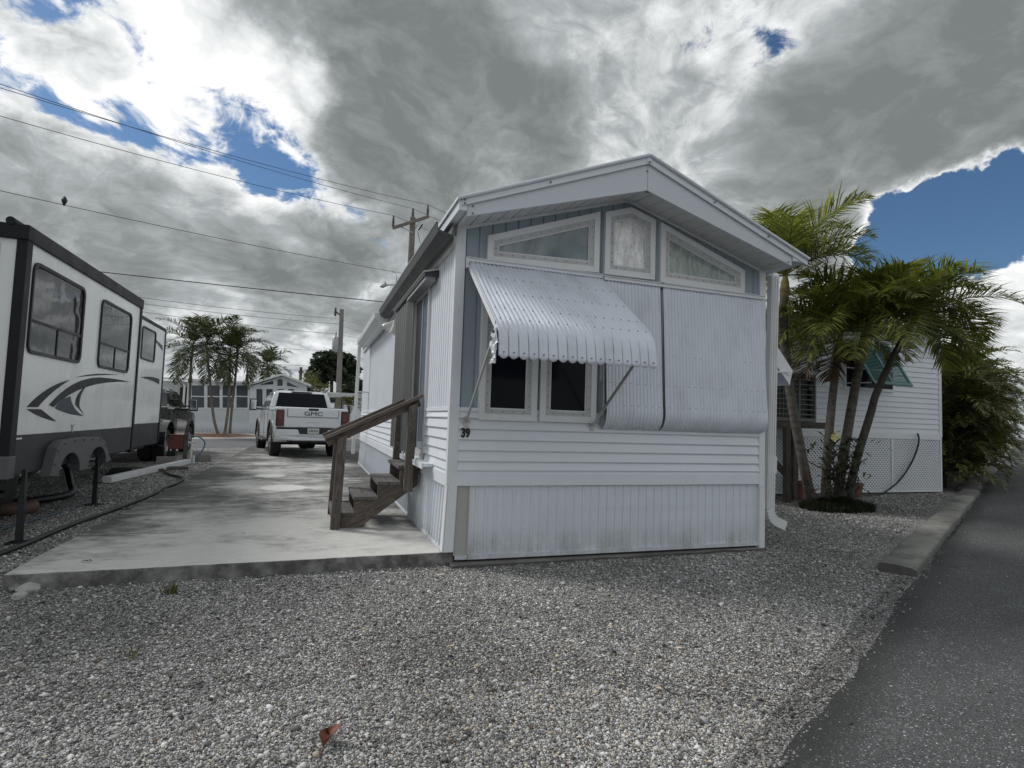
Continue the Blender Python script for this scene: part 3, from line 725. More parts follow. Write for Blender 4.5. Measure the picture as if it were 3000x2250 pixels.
# ================================================================== WOODEN STEPS
ST=thing('wooden_steps','weathered wooden steps with handrails leading up to the sliding door','steps',(-.5,1.8,.12))
YN,YF=1.34,2.26
def saw(y0,y1):
    mb=MB()
    pts=[(-.955,.12),(-.677,.12),(.0-.05,.585),(-.05,.765),(-.255,.765),(-.255,.585),(-.495,.585),(-.495,.42),(-.745,.42),(-.745,.25),(-.955,.25)]
    mb.prism([(x,y0,z) for x,z in pts],(0,y1-y0,0)); return mb.build('stringer',m_woodr,ST,world=True,bevel=.003)
saw(YN,YN+.04); saw(YF-.04,YF)
for (x0,x1,zt_) in ((-.99,-.735,.29),(-.755,-.49,.462),(-.505,-.24,.626),(-.28,-.06,.808)):
    for (a,b_) in ((x0,(x0+x1)/2-.004),((x0+x1)/2+.004,x1)):
        pass
    mb=MB(); w=(x1-x0)/2
    mb.box(x0,YN-.018,zt_-.04,x0+w-.003,YF+.018,zt_); mb.box(x0+w+.003,YN-.018,zt_-.04,x1,YF+.018,zt_); mb.build('tread',m_woody,ST,world=True,bevel=.004)
    if zt_>.4:
        mb=MB(); mb.box(x1-.03,YN+.042,zt_-.205,x1-.008,YF-.042,zt_-.042); mb.build('riser',m_woody,ST,world=True)
for y0,s_ in ((YN,-1),(YF,1)):
    ya,yb=(y0-.085,y0-.002) if s_<0 else (y0+.002,y0+.085)
    mb=MB(); mb.hexa([(-.99,ya,.122),(-.89,ya,.122),(-.89,yb,.122),(-.99,yb,.122),(-.955,ya,1.10),(-.862,ya,1.145),(-.862,yb,1.145),(-.955,yb,1.10)]); mb.build('post',m_woodz,ST,world=True,bevel=.005)
    zb_=.517 if s_<0 else .60
    mb=MB(); mb.hexa([(-.222,ya,zb_),(-.122,ya,zb_),(-.122,yb,zb_),(-.222,yb,zb_),(-.196,ya,1.48),(-.10,ya,1.525),(-.10,yb,1.525),(-.196,yb,1.48)]); mb.build('post',m_woodz,ST,world=True,bevel=.005)
    yc=y0+(.02 if s_<0 else -.02)
    mb=MB(); mb.bar((-1.07,yc,1.05),(-.065,yc,1.54),.04,.095,up=(0,0,1)); rail=mb.build('handrail',m_woodr,ST,world=True,bevel=.004)
    mb=MB(); o=-.045 if s_<0 else .03; mb.bar((-1.095,yc+o,1.098),(-.045,yc+o,1.612),.115,.034,up=(0,0,1)); cp=mb.build('rail_cap',m_woodr,rail,bevel=.004)
    cp.location=(0,0,0); 
    for v in cp.data.vertices: v.co-=Vector(ST.location)
# ================================================================== TRAVEL TRAILER
XS=-3.95
RV=thing('travel_trailer','white travel trailer with black trim and a grey swoosh on its slide-out','travel trailer',(-5.2,5,0))
m_gel=pmat('white_gelcoat',(.80,.815,.80),.25,var=.05,vscale=2.2,bump=.10,bscale=35,coat=.3,fine=.02,stretch=(1,1,.14),dirt=(.5,.5,.48,.4),dscale=2.6)
m_grey2=pmat('grey_corner_plate',(.10,.105,.11),.5)
m_gel2=pmat('grey_gelcoat',(.44,.46,.47),.3,var=.05,bump=.05,coat=.3)
m_skirtrv=pmat('charcoal_skirt_metal',(.036,.038,.041),.5,var=.1,spec=.3)
m_trimrv=pmat('black_corner_extrusion',(.011,.012,.013),.5,var=.12,spec=.25)
xb=-4.58
mb=MB(); mb.box(-6.9,.7,1.03,xb,10.05,3.22); mb.build('body',m_gel,RV,world=True,bevel=.02)
mb=MB(); mb.box(-6.88,.72,.56,xb-.006,10.0,1.03); mb.box(-6.7,.8,.46,-4.8,9.8,.56); mb.build('lower_skirt',m_skirtrv,RV,world=True,bevel=.01)
mb=MB(); mb.box(-6.93,.66,3.16,xb+.012,10.08,3.235); mb.box(xb-.02,9.98,.6,xb+.012,10.07,3.16); mb.build('body_trim',m_trimrv,RV,world=True,bevel=.008)
# front cowl return: rounded panel end
mb=MB(); mb.box(-6.8,10.05,.9,-4.7,10.35,2.6); mb.build('front_cap',m_skirtrv,RV,world=True,bevel=.12,seg=4)
# slide-out
y0,y1,zb0,zt0=1.47,5.44,.66,3.06
mb=MB(); mb.box(xb-.3,y0,1.052,XS,y1,zt0-.02); so=mb.build('slide_out',m_gel,RV,world=True,bevel=.006)
RL=Vector(RV.location)
def sub(mbx,name,mat_,parent,**k):
    o=mbx.build(name,mat_,parent,**k)
    for v in o.data.vertices: v.co-=RL
    return o
mb=MB(); mb.hexa([(xb-.2,y0,.66),(XS+.004,y0,.66),(XS+.004,y1,.70),(xb-.2,y1,.70),(xb-.2,y0,1.052),(XS+.004,y0,1.052),(XS+.004,y1,1.052),(xb-.2,y1,1.052)]); sub(mb,'lower_panel',m_skirtrv,so)
mb=MB(); mb.box(XS-.07,y0-.02,.60,XS+.02,y0+.10,3.06); mb.box(XS-.05,y1-.05,.66,XS+.018,y1+.03,3.1); mb.box(xb-.2,y0-.02,.62,XS-.2,y0,.70)
mb.hexa([(xb,y0-.04,2.955),(XS+.03,y0-.04,2.955),(XS+.03,y1+.02,2.975),(xb,y1+.02,2.975),(xb,y0-.04,3.10),(XS+.03,y0-.04,3.10),(XS+.03,y1+.02,3.12),(xb,y1+.02,3.12)])
sub(mb,'trim_extrusion',m_trimrv,so,bevel=.006)
mb=MB(); mb.box(xb+.06,y0-.012,1.10,XS-.20,y0-.002,2.90); sub(mb,'end_panel',m_gel2,so,bevel=.01)
mb=MB(); mb.box(XS-.11,y0-.028,.64,XS+.026,y0+.11,.86); sub(mb,'corner_plate',m_grey2,so,bevel=.01)
mb=MB(); mb.tube([(XS-.12,y0-.05,3.12),(XS-.12,y1,3.14)],.04,12); sub(mb,'topper_awning',m_trimrv,so,smooth=40)
def rr_poly(y0,y1,z0,z1,r,n=6,sk=0.):
    out=[]
    for (cy,cz,a0) in ((y1-r,z1-r,0),(y0+r,z1-r,90),(y0+r,z0+r,180),(y1-r,z0+r,270)):
        for k in range(n+1):
            a=math.radians(a0+90*k/n); out.append((cy+r*math.cos(a),cz+r*math.sin(a)))
    return out
def rv_window(x,y0,y1,z0,z1,parent,slider=True,r=.11):
    mb=MB(); o=rr_poly(y0,y1,z0,z1,r); i_=rr_poly(y0+.035,y1-.035,z0+.035,z1-.035,r-.03); n=len(o)
    for k in range(n):
        j=(k+1)%n; mb.hexa([(x-.01,*o[k]),(x-.01,*o[j]),(x-.01,*i_[j]),(x-.01,*i_[k]),(x+.022,*o[k]),(x+.022,*o[j]),(x+.018,*i_[j]),(x+.018,*i_[k])])
    if slider:
        zm_=z0+(z1-z0)*.36; ym=(y0+y1)/2
        mb.box(x,y0+.03,zm_-.014,x+.014,y1-.03,zm_+.014); mb.box(x,ym-.014,z0+.03,x+.014,ym+.014,zm_)
    w=sub(mb,'window',m_dark,parent)
    mb=MB(); mb.poly([(x+.006,*p) for p in i_]); pn=sub(mb,'pane' if parent is RV else 'window_pane',m_glassrv,w if parent is RV else parent)
    return w
rv_window(XS,1.64,3.02,1.87,2.80,so); rv_window(XS,3.62,4.95,1.88,2.80,so)
rv_window(xb,8.1,9.15,2.36,3.04,RV,False,.09)
# swoosh graphics, thin vinyl
m_gr1=pmat('charcoal_vinyl_graphic',(.010,.012,.016),.4,var=.2,spec=.2)
m_gr2=pmat('slate_vinyl_graphic',(.045,.055,.07),.4,var=.15,spec=.25)
gx=[0]
def gpt(u,v):
    p=PX(u*.7233*S*1.,(550+v*.7233)*S,XS); return (p.y,p.z)
def swoosh(px,mat_,parent=so,x=XS,name='swoosh_graphic',xx=0.):
    mb=MB(); pts=[]
    for (u,v) in px:
        p=PX(u*.7233*S,(550+v*.7233)*S,x); pts.append((x+.0015+xx,p.y,p.z))
    mb.prism(pts,(.0018,0,0)); return sub(mb,name,mat_,parent)
def bez(a,b_,c,n=8): return [tuple((1-t)**2*Vector(a)+2*t*(1-t)*Vector(b_)+t*t*Vector(c)) for t in [k/n for k in range(n+1)]]
swoosh(bez((107,888),(185,800),(283,778))+bez((283,778),(205,825),(152,889))[1:],m_gr1)
swoosh([(107,896),(165,897),(227,946)]+bez((227,946),(160,935),(107,896))[1:-1],m_gr1)
swoosh(bez((197,880),(290,770),(400,768))+bez((400,768),(470,772),(527,787))[1:]+bez((527,787),(330,775),(215,889)),m_gr1)
swoosh(bez((308,768),(380,745),(480,758))+bez((480,758),(390,757),(308,768))[1:-1],m_gr1)
swoosh(bez((220,892),(250,850),(285,845))+bez((285,845),(290,900),(340,925))[1:]+bez((340,925),(270,920),(220,892))[1:-1],m_gr2)
swoosh(bez((305,880),(300,840),(350,800))+bez((350,800),(315,850),(322,890))[1:]+[(341,920)],m_gr1)
swoosh(bez((568,768),(610,760),(645,775))+bez((645,797),(615,778),(568,768)),m_gr1,RV,xb)
swoosh([(600,585),(658,640),(658,660)],m_gr2,RV,xb)
# wheel-arch fender skirt with two arches
mb=MB(); xo=XS+.035
outer=[(2.19,.60),(2.30,.90),(2.44,.965),(3.02,.985),(3.62,.965),(3.83,.90),(4.13,.635)]
arch=[]
yc1,yc2,ra=2.70,3.55,.30
pts=[(2.17,.60)]+outer[1:-1]+[(4.15,.62),(4.03,.61)]
for k in range(11): a=PI*k/10; pts.append((yc2+.05+ra*math.cos(a)*1.1,.60+ra*math.sin(a)*.80))
pts.append((3.12,.58))
for k in range(11): a=PI*k/10; pts.append((yc1+ra*math.cos(a)*1.0,.58+ra*math.sin(a)*.80))
mb.prism([(XS+.006,y,z) for y,z in pts],(.10,0,0))
fm=pmat('grey_black_fender_plastic',(.085,.09,.094),.5,var=.15,vscale=6,dirt=(.16,.16,.15,.4))
mb.k=1
for y,z in ((2.31,.86),(2.5,.93),(2.78,.945),(3.05,.95),(3.35,.945),(3.62,.93),(3.86,.84),(4.02,.72),(2.26,.72)): mb.lathe([(.016,.0),(.012,.008)],(XS+.105,y,z),'x',8)
fo=sub(mb,'wheel_fender',[fm,m_dark],so,bevel=.018,seg=3)
# road wheels behind the fender
for y in (2.62,3.60):
    mb=MB(); mb.lathe([(.20,-.10),(.33,-.10),(.345,-.06),(.345,.06),(.33,.10),(.20,.10)],(-4.9,y,.35),'x',28); sub(mb,'wheel',m_black,RV,smooth=40)
mb=MB(); p=PX(155,925,XS); mb.box(XS,p.y-.012,p.z-.05,XS+.012,p.y+.012,p.z+.04); mb.box(XS,p.y-.035,p.z+.02,XS+.014,p.y+.035,p.z+.045); sub(mb,'latch',m_alu,so)
mb=MB(); p=PX(35,948,XS); mb.box(XS+.004,p.y-.03,p.z-.008,XS+.007,p.y+.10,p.z+.010); sub(mb,'warning_sticker',m_gutwhite,so)
# stabiliser jacks
for (u,v,yt,x) in ((40,1172,None,-3.87),(203,1090,None,-4.03)):
    p=PZ(u,v,0.01); mb=MB(); mb.box(p.x-.026,p.y-.026,.02,p.x+.026,p.y+.026,.45); mb.box(p.x-.019,p.y-.019,.45,p.x+.019,p.y+.019,.72); mb.box(p.x-.09,p.y-.07,.0,p.x+.09,p.y+.07,.02); mb.box(p.x-.032,p.y-.032,.30,p.x+.032,p.y+.032,.34)
    sub(mb,'stabiliser_jack',m_black,RV,bevel=.003)
for y in (1.4,5.6,9.3):
    mb=MB(); mb.bar((-5.6,y,.02),(-5.2,y+.5,.5),.07,.05); mb.box(-6.4,y,.40,-4.9,y+.1,.5); sub(mb,'underframe',m_black,RV)
# ================================================================== PICKUPS
m_wpaint=pmat('white_car_paint',(.66,.68,.70),.18,var=.03,vscale=1.5,coat=.9,fine=.01)
m_bpaint=pmat('black_car_paint',(.012,.013,.015),.14,var=.1,coat=1.,fine=.02)
m_tint=glass('tinted_car_glass',(.006,.007,.010),.08,.16)
m_tyre=pmat('tyre_rubber',(.016,.016,.017),.75,var=.2,bump=.3)
m_red=pmat('tail_light_red',(.075,.006,.008),.25,var=.2,coat=.3)
m_redlight=pmat('tail_light_clear',(.13,.016,.016),.25,coat=.3)
m_plate=pmat('licence_plate',(.55,.58,.55),.4,var=.25,vscale=30)
m_rim=pmat('wheel_alloy',(.30,.31,.32),.3,metal=.8,var=.2)
m_grey=pmat('dark_grey_plastic',(.05,.05,.052),.5,var=.1)
def arc(cy,cz,r,a0,a1,n): return [(cy+r*math.cos(math.radians(a0+(a1-a0)*k/n)),cz+r*math.sin(math.radians(a0+(a1-a0)*k/n))) for k in range(n+1)]
def pickup(name,label,loc,rot,paint,k,dually=False,lettering=False):
    T=thing(name,label,'pickup truck',loc,rot); T.scale=(k,k,k)
    hw=1.0; ra,rf=1.32,5.42; R=.43
    # lower body side profile with wheel arches
    prof=[(.02,.80),(.0,1.40)]+[(.03,1.475)]+[(2.10,1.50),(2.14,1.50),(4.30,1.47),(5.0,1.40),(6.05,1.30),(6.22,1.18),(6.26,.60),(6.15,.48)]
    prof+=arc(rf,.50,.56,-10,190,14)+[(4.75,.46),(2.0,.46)]+arc(ra,.52,.56,-10,190,14)+[(.62,.62),(.1,.72)]
    mb=MB(); mb.prism([(-hw,y,z) for y,z in prof],(2*hw,0,0)); body=mb.build('body',paint,T,bevel=.055,seg=3,smooth=35)
    # waist character: wide fender hips
    for (c,) in ((ra,),(rf,)):
        for s_ in (-1,1):
            mb=MB(); a=arc(c,.50,.62,-5,185,16); b_=arc(c,.50,.56,-5,185,16)
            w=.10 if (dually and c==ra) else .035
            w=.26 if (dually and c==ra) else .035
            n=len(a)
            for i in range(n-1):
                x0=s_*(hw-.02); x1=s_*(hw+w)
                mb.hexa([(x0,*a[i]),(x0,*a[i+1]),(x0,*b_[i+1]),(x0,*b_[i]),(x1,a[i][0],a[i][1]-.02),(x1,a[i+1][0],a[i+1][1]-.02),(x1,*b_[i+1]),(x1,*b_[i])])
            mb.build('wheel_arch_trim',m_grey if not (dually and c==ra) else paint,T,smooth=40)
    # cab
    mb=MB(); b0,b1,t0,t1=2.12,4.72,2.42,3.75
    wB,wT=.97,.76; zB,zT=1.44,2.03
    lv=[(zB,b0,b1,wB),(zB+.42,b0+.16,b1-.62,wB-.10),(zT-.05,t0-.05,t1+.08,wT+.05),(zT,t0+.10,t1-.15,wT-.10)]
    ringv=[]
    for z,a,b_,w in lv: ringv.append([mb.V((-w,a,z)),mb.V((w,a,z)),mb.V((w,b_,z)),mb.V((-w,b_,z))])
    for p,q in zip(ringv,ringv[1:]):
        for i in range(4): mb.F(p[i],p[(i+1)%4],q[(i+1)%4],q[i])
    mb.F(*ringv[-1]); mb.build('cab',paint,T,bevel=.03,seg=3,smooth=40)
    def rear(z,w,dy=0): # point on rear cab face
        f=(z-zB)/.42; y=b0+.16*f if f<1 else b0+.16+(t0-.05-b0-.16)*((z-zB-.42)/(zT-.05-zB-.42))
        return (w,y-.045+dy,z)
    mb=MB(); mb.hexa([rear(1.49,-.80),rear(1.49,.80),rear(1.49,.80,.06),rear(1.49,-.80,.06),rear(1.955,-.70),rear(1.955,.70),rear(1.955,.70,.06),rear(1.955,-.70,.06)]); mb.build('rear_window',m_tint,T,bevel=.008)
    mb=MB(); mb.box(-.32,t0-.085,1.975,.32,t0-.02,2.01); mb.build('brake_light',m_red if paint is not m_wpaint else m_grey,T,bevel=.008)
    for s_ in (-1,1):
        def sp(y,z):
            f=(z-zB)/.42; w=wB-.10*f if f<1 else wB-.10-(.05)*((z-zB-.42)/(zT-.05-zB-.42)); w=wB-.10*f if f<=1 else (wB-.10)+((wT+.05)-(wB-.10))*((z-zB-.42)/(zT-.05-zB-.42))
            return (s_*(w+.008),y,z)
        for quad in (((2.40,1.50),(3.22,1.50),(3.22,1.93),(2.48,1.93)),((3.30,1.50),(4.50,1.50),(3.92,1.93),(3.30,1.93))):
            mb=MB(); a=[sp(*p) for p in quad]; b_=[(p[0]-s_*.03,p[1],p[2]) for p in a]; mb.hexa(a+b_) ; mb.build('side_window',m_tint,T)
        for (d0,d1) in ((2.22,3.26),(3.27,4.45)):
            mb=MB(); mb.box(s_*(hw+.001)-.004,d0,.56,s_*(hw+.001)+.004,d0+.012,1.46); mb.build('door_seam',m_black,T)
            mb=MB(); mb.box(s_*(hw+.02)-.02,d0+.08,1.24,s_*(hw+.02)+.02,d0+.28,1.275); mb.build('door_handle',m_chrome if paint is m_wpaint else m_black,T,bevel=.008)
        mb=MB(); mb.bar((s_*.97,4.12,1.50),(s_*1.24,4.05,1.54),.06,.05); mb.bar((s_*.97,4.12,1.40),(s_*1.24,4.05,1.42),.06,.05); mb.box(s_*1.30-.12,3.98,1.36,s_*1.30+.12,4.12,1.76); mi=mb.build('mirror',m_black,T,bevel=.03,seg=3)
        mb=MB(); mb.box(s_*1.30-.095,3.968,1.40,s_*1.30+.095,3.982,1.72); mb.build('mirror_glass',m_chrome,mi,bevel=.01)
        mb=MB(); mb.box(s_*1.04-.09,2.2,.40,s_*1.04+.09,4.6,.46); mb.build('running_board',m_black,T,bevel=.02)
    # wheels
    for yw in (ra,rf):
        for s_ in (-1,1):
            xw=s_*(.86 if not (dually and yw==ra) else 1.06); halfw=.145
            mb=MB(); 
            mb.lathe([(.27,-halfw),(R-.03,-halfw),(R,-halfw+.05),(R,halfw-.05),(R-.03,halfw),(.27,halfw)],(xw,yw,R),'x',36,cap=False)
            for i in range(46):
                a=2*PI*i/46
                mb.bar((xw-halfw+.02,yw+(R-.004)*math.cos(a),R+(R-.004)*math.sin(a)),(xw+halfw-.02,yw+(R-.004)*math.cos(a+.05),R+(R-.004)*math.sin(a+.05)),.02,.014,up=(0,math.cos(a),math.sin(a)))
            if dually and yw==ra:
                mb.lathe([(.27,-halfw),(R-.03,-halfw),(R,-halfw+.05),(R,halfw-.05),(R-.03,halfw),(.27,halfw)],(xw-s_*.32,yw,R),'x',36,cap=False)
            wh=mb.build('tyre',m_tyre,T,smooth=40)
            mb=MB(); d=-.02 if not(dually and yw==ra) else -.09
            o=s_*halfw
            mb.lathe([(.275,o-s_*.02),(.255,o-s_*.03),(.235,o+s_*(d-.03)),(.10,o+s_*(d+.01)),(.095,o+s_*(d+.05)),(.0,o+s_*(d+.055))] if True else [],(xw,yw,R),'x',30,cap=False)
            for i in range(8):
                a=2*PI*i/8; mb.lathe([(.028,o+s_*(d+.0)),(.020,o+s_*(d+.028))],(xw,yw+.165*math.cos(a),R+.165*math.sin(a)),'x',8)
            mb.build('rim',m_rim,wh,smooth=40)
    # tailgate
    mb=MB(); mb.box(-.79,-.035,.86,.79,.0,1.455); tg=mb.build('tailgate',paint,T,bevel=.02,seg=3)
    mb=MB(); mb.box(-.70,-.043,1.205,.70,-.03,1.40); mb.box(-.74,-.040,.885,-.42,-.03,.90); mb.hexa([(-.52,-.052,.905),(.52,-.052,.905),(.52,-.03,.905),(-.52,-.03,.905),(-.36,-.052,.965),(.36,-.052,.965),(.36,-.03,.965),(-.36,-.03,.965)]); mb.build('tailgate_panel',paint,tg,bevel=.01,seg=2)
    mb=MB(); 
    for (a,b_) in (((-.71,1.195),(.71,1.195)),((-.71,1.195),(-.71,1.41)),((.71,1.195),(.71,1.41))):
        mb.bar((a[0],-.040,a[1]),(b_[0],-.040,b_[1]),.012,.012,up=(0,1,0))
    mb.box(-.80,-.036,.84,.80,-.02,.855)
    mb.build('panel_seam',m_grey,tg)
    mb=MB(); mb.box(-.135,-.052,1.385,.135,-.03,1.455); mb.build('tailgate_handle',m_black,tg,bevel=.012)
    if lettering:
        text_mesh('lettering','GMC',.165,.006,m_black,tg,(0,-.052,1.295),(PI/2,0,0),1.45,.0)
        mb=MB()
        for i,(x0_,w_) in enumerate(((-.19,.05),(-.13,.06),(-.06,.05),(0.0,.05),(.06,.05),(.12,.07))): mb.box(x0_,-.045,1.04,x0_+w_*.8,-.03,1.053)
        mb.build('trim_badge',m_alu,tg)
    for s_ in (-1,1):
        mb=MB(); mb.box(s_*.90-.105,-.03,.93,s_*.90+.105,.14,1.40); tl=mb.build('tail_light',m_red,T,bevel=.025,seg=3)
        mb=MB(); mb.box(s_*.905-.06,-.040,1.10,s_*.905+.05,-.02,1.32); mb.build('light_lens',m_redlight,tl,bevel=.02)
    # bumper
    mb=MB(); mb.prism([(-1.0,-.10,.66),(-.98,-.13,.84),(-.42,-.15,.84),(-.36,-.15,.72),(.36,-.15,.72),(.42,-.15,.84),(.98,-.13,.84),(1.0,-.10,.66),(1.0,-.10,.54),(.5,-.13,.52),(-.5,-.13,.52),(-1.0,-.10,.54)],(0,.26,0)); mb.build('bumper',paint if lettering else m_chrome,T,bevel=.03,seg=3)
    mb=MB(); mb.box(-.98,-.115,.845,.98,.04,.90); mb.box(-.40,-.145,.70,.40,.02,.86); mb.box(-.95,-.118,.60,-.58,-.05,.74); mb.box(.58,-.118,.60,.95,-.05,.74); mb.build('bumper_step',m_black,T,bevel=.015)
    mb=MB(); mb.box(-.16,-.158,.725,.16,-.148,.88); pl=mb.build('licence_plate',m_plate,T,bevel=.006)
    mb=MB()
    for i in range(6): mb.box(-.12+i*.042,-.162,.775,-.12+i*.042+.022+.008*(i%2),-.157,.84)
    mb.build('plate_characters',pmat('plate_ink',(.12,.16,.2),.5),pl)
    mb=MB(); mb.tube([(-.9,ra,.40),(.9,ra,.40)],.065,10); mb.blob((0,ra,.38),.19,5,2,.08); mb.box(-.5,.05,.46,.5,.2,.6); mb.tube([(0,-.08,.50),(0,.4,.5)],.05,8); mb.bar((-.42,.0,.34),(-.42,.0,.52),.04,.06); mb.bar((.42,.0,.34),(.42,.0,.52),.04,.06); mb.tube([(.55,.1,.42),(.55,2.2,.42)],.045,8); mb.box(-.6,.3,.46,.6,5.8,.62)
    mb.build('underbody',m_black,T,smooth=50)
    mb=MB(); mb.box(-.86,.10,1.478,.86,2.08,1.49); mb.build('bed_cover',m_black,T)
    for s_ in (-1,1):
        mb=MB(); mb.box(s_*.98-.03,ra-.62+.0,.36,s_*.98+.03,ra-.60,.60); 
        mb=MB(); mb.box(s_*.75-.16,6.16,.95,s_*.75+.16,6.27,1.18); mb.build('headlight',m_chrome,T,bevel=.03)
    mb=MB(); mb.box(-.58,6.22,.72,.58,6.30,1.18); mb.build('grille',m_black,T,bevel=.03)
    return T
tc=(PY(603,930,11.75)+PY(748,930,11.75))/2
pickup('pickup_truck','white pickup truck with red tail lights parked on the concrete driveway',(-1.20,11.6,.12),math.radians(9.5),m_wpaint,.955,False,True)
pickup('pickup_truck','black dually pickup with large towing mirror parked beyond the travel trailer',(-5.95,10.7,.0),0,m_bpaint,.97,True,False)
# ================================================================== SMALL THINGS ON THE LEFT LOT
def G(u,v,z=0.): return PZ(u,v,z)
# utility pedestal
p=G(388,1001); PED=thing('utility_pedestal','rusty brown utility box on a post with pipes and a blue hose','utility pedestal',(p.x,p.y,0))
m_rust=pmat('rusty_brown_box',(.15,.055,.04),.6,var=.25,vscale=8,dirt=(.05,.035,.03,.6))
mb=MB(); mb.box(-.27,-.08,.36,.05,.10,.72); mb.box(-.28,-.09,.70,.06,.11,.73); mb.build('meter_box',m_rust,PED,bevel=.01)
mb=MB(); mb.box(.06,-.03,0,.15,.06,.76); mb.build('post',m_woodz,PED,bevel=.005)
mb=MB(); mb.tube([(-.15,0,.0),(-.15,0,.38)],.05,10); mb.box(-.30,-.06,.08,-.10,.1,.30); mb.build('cable_conduit',m_black,PED,smooth=40)
mb=MB(); mb.tube([(.24,0,0),(.24,0,.48),(.22,0,.52),(.16,0,.53)],.028,8); mb.tube([(.30,0,0),(.30,0,.20)],.035,8); mb.tube([(.18,-.05,.52),(.34,-.05,.56)],.02,8); mb.build('water_pipe',m_gutwhite,PED,smooth=40)
mb=MB(); pts=[]
for k in range(15):
    a=k/14; pts.append((.17+.34*math.sin(PI*a*.95)+.05*a,.03,.70-.66*a**1.5+.06*math.sin(PI*a)))
mb.tube(pts,.018,8); mb.build('hose',pmat('blue_hose',(.10,.20,.30),.4),PED,smooth=40)
# cinder block
def block(c,label,rz,dark=False):
    t=thing('concrete_block',label,'concrete block',(c.x,c.y,0),rz)
    mb=MB(); L,w,h=.40,.19,.19
    for (x0,x1) in ((-L/2,-L/2+.035),(-.018,.018),(L/2-.035,L/2)): mb.box(x0,-w/2,0,x1,w/2,h)
    for (x0,x1) in ((-L/2+.035,-.018),(.018,L/2-.035)): mb.box(x0,-w/2,.001,x1,-w/2+.03,h-.001); mb.box(x0,w/2-.03,.001,x1,w/2,h-.001)
    mb.build('block_shell',m_block,t,bevel=.004); return t
block(G(437,997),'pale hollow concrete block beside the pedestal hose',.15)
block(G(358,1003),'dark weathered concrete block left of the pedestal',.1)
# pvc gutter length lying on gravel
a=G(230,1045);b_=G(404,1003); mb=MB(); d=(b_-a).normalized(); n=Vector((-d.y,d.x,0))
prof=[(-.075,.02),(-.07,.015),(.055,.015),(.075,.06),(.075,.12),(.06,.125),(-.075,.125)]
mb.prism([a+n*x+Vector((0,0,z)) for x,z in prof],b_-a); tag(mb.build('gutter_length',m_gutwhite,bevel=.006),'long white gutter length lying on the gravel beside the driveway','gutter length')
# hoses
def hose(name,pts,r,mat_,label,cat='hose',z=None):
    C=[Vector(q) for q in pts]; P=smooth3(C,8); mb=MB(); mb.tube(P,r,8); return tag(mb.build(name,mat_,smooth=50),label,cat)
def smooth3(C,n=8):
    out=[]; C=[C[0]]+C+[C[-1]]
    for i in range(1,len(C)-2):
        for k in range(n):
            t=k/n; a,b_,c,d=C[i-1:i+3]
            out.append(.5*((2*b_)+(c-a)*t+(2*a-5*b_+4*c-d)*t*t+(3*b_-a-3*c+d)*t**3))
    out.append(C[-2]); return out
hose('garden_hose',[G(u,v,.03) for u,v in ((-30,1205),(0,1196),(60,1173),(130,1143),(200,1117),(270,1092),(330,1068),(352,1055),(380,1045),(395,1036),(388,1030),(370,1026),(356,1018),(366,1012),(385,1004))],.026,pmat('black_hose',(.02,.02,.02),.5),'thick black hose running along the driveway edge')
hose('water_hose',[G(u,v,.02) for u,v in ((-30,1152),(0,1144),(45,1130),(90,1118),(130,1105),(168,1092),(190,1086))],.014,pmat('teal_hose',(.06,.11,.14),.4),'thin blue grey hose on the gravel beside the jack')
q=G(200,1060,.1); sh=[PP(u,v,(q.x-.6,q.y,0),Vector((.3,1,0))) for u,v in ((148,1000),(165,1015),(178,1035),(190,1055))]
sh=[Vector((-4.75,5.2,.55)),Vector((-4.72,5.25,.4)),Vector((-4.6,5.05,.2)),Vector((-4.5,4.75,.08)),Vector((-4.75,4.2,.06)),Vector((-5.1,3.6,.06)),Vector((-5.3,2.9,.06))]
hose('sewer_hose',sh,.055,m_black,'black sewer hose sagging under the travel trailer')
# tub, pump and planks under the trailer
t=thing('storage_tub','dark green storage tub under the near end of the travel trailer','tub',(-4.75,2.75,0))
mb=MB(); mb.lathe([(.20,.0),(.23,.02),(.26,.30),(.27,.31),(.27,.33)],n=22); mb.build('tub_shell',pmat('dark_green_plastic',(.015,.03,.024),.5),t,smooth=40)
mb=MB(); mb.lathe([(.28,.33),(.28,.35),(.25,.37)],n=22); mb.build('lid',m_black,t,smooth=40)
t=thing('pipe_elbow','faded pink pipe fitting lying under the trailer','pipe fitting',(-4.62,3.35,0),.3)
mb=MB(); mb.tube([(-.3,0,.09),(-.05,0,.09),(.12,.03,.09),(.2,.12,.1)],[.075,.075,.08,.085],14); mb.build('pipe',pmat('faded_pink_plastic',(.20,.12,.105),.6,var=.25),t,smooth=40)
mb=MB(); mb.lathe([(.095,-.04),(.095,.04)],(-.3,0,.09),'x',14); mb.build('collar',pmat('faded_red_plastic',(.16,.045,.04),.6,var=.2),t,smooth=40)
for (u,v,l,rz,lab) in ((300,1020,.9,.2,'short grey plank on the gravel behind the trailer jack'),(345,1015,1.1,.1,'pale plank lying beyond the grey one under the trailer')):
    c=G(u,v); mb=MB(); mb.T=Matrix.Translation((c.x,c.y,0))@Matrix.Rotation(rz+.1,4,'Z'); mb.box(-l/2,-.12,.0,l/2,.12,.07); tag(mb.build('plank',m_woodx,bevel=.004),lab,'plank','planks under the trailer')
c=G(262,1025); t=thing('wheel_chock','black leveling block beside the trailer jack','leveling block',(c.x,c.y,0),.2)
mb=MB(); mb.prism([(-.25,-.14,0),(.25,-.14,0),(.18,-.14,.13),(-.18,-.14,.13)],(0,.28,0)); mb.build('block_body',m_black,t,bevel=.01)
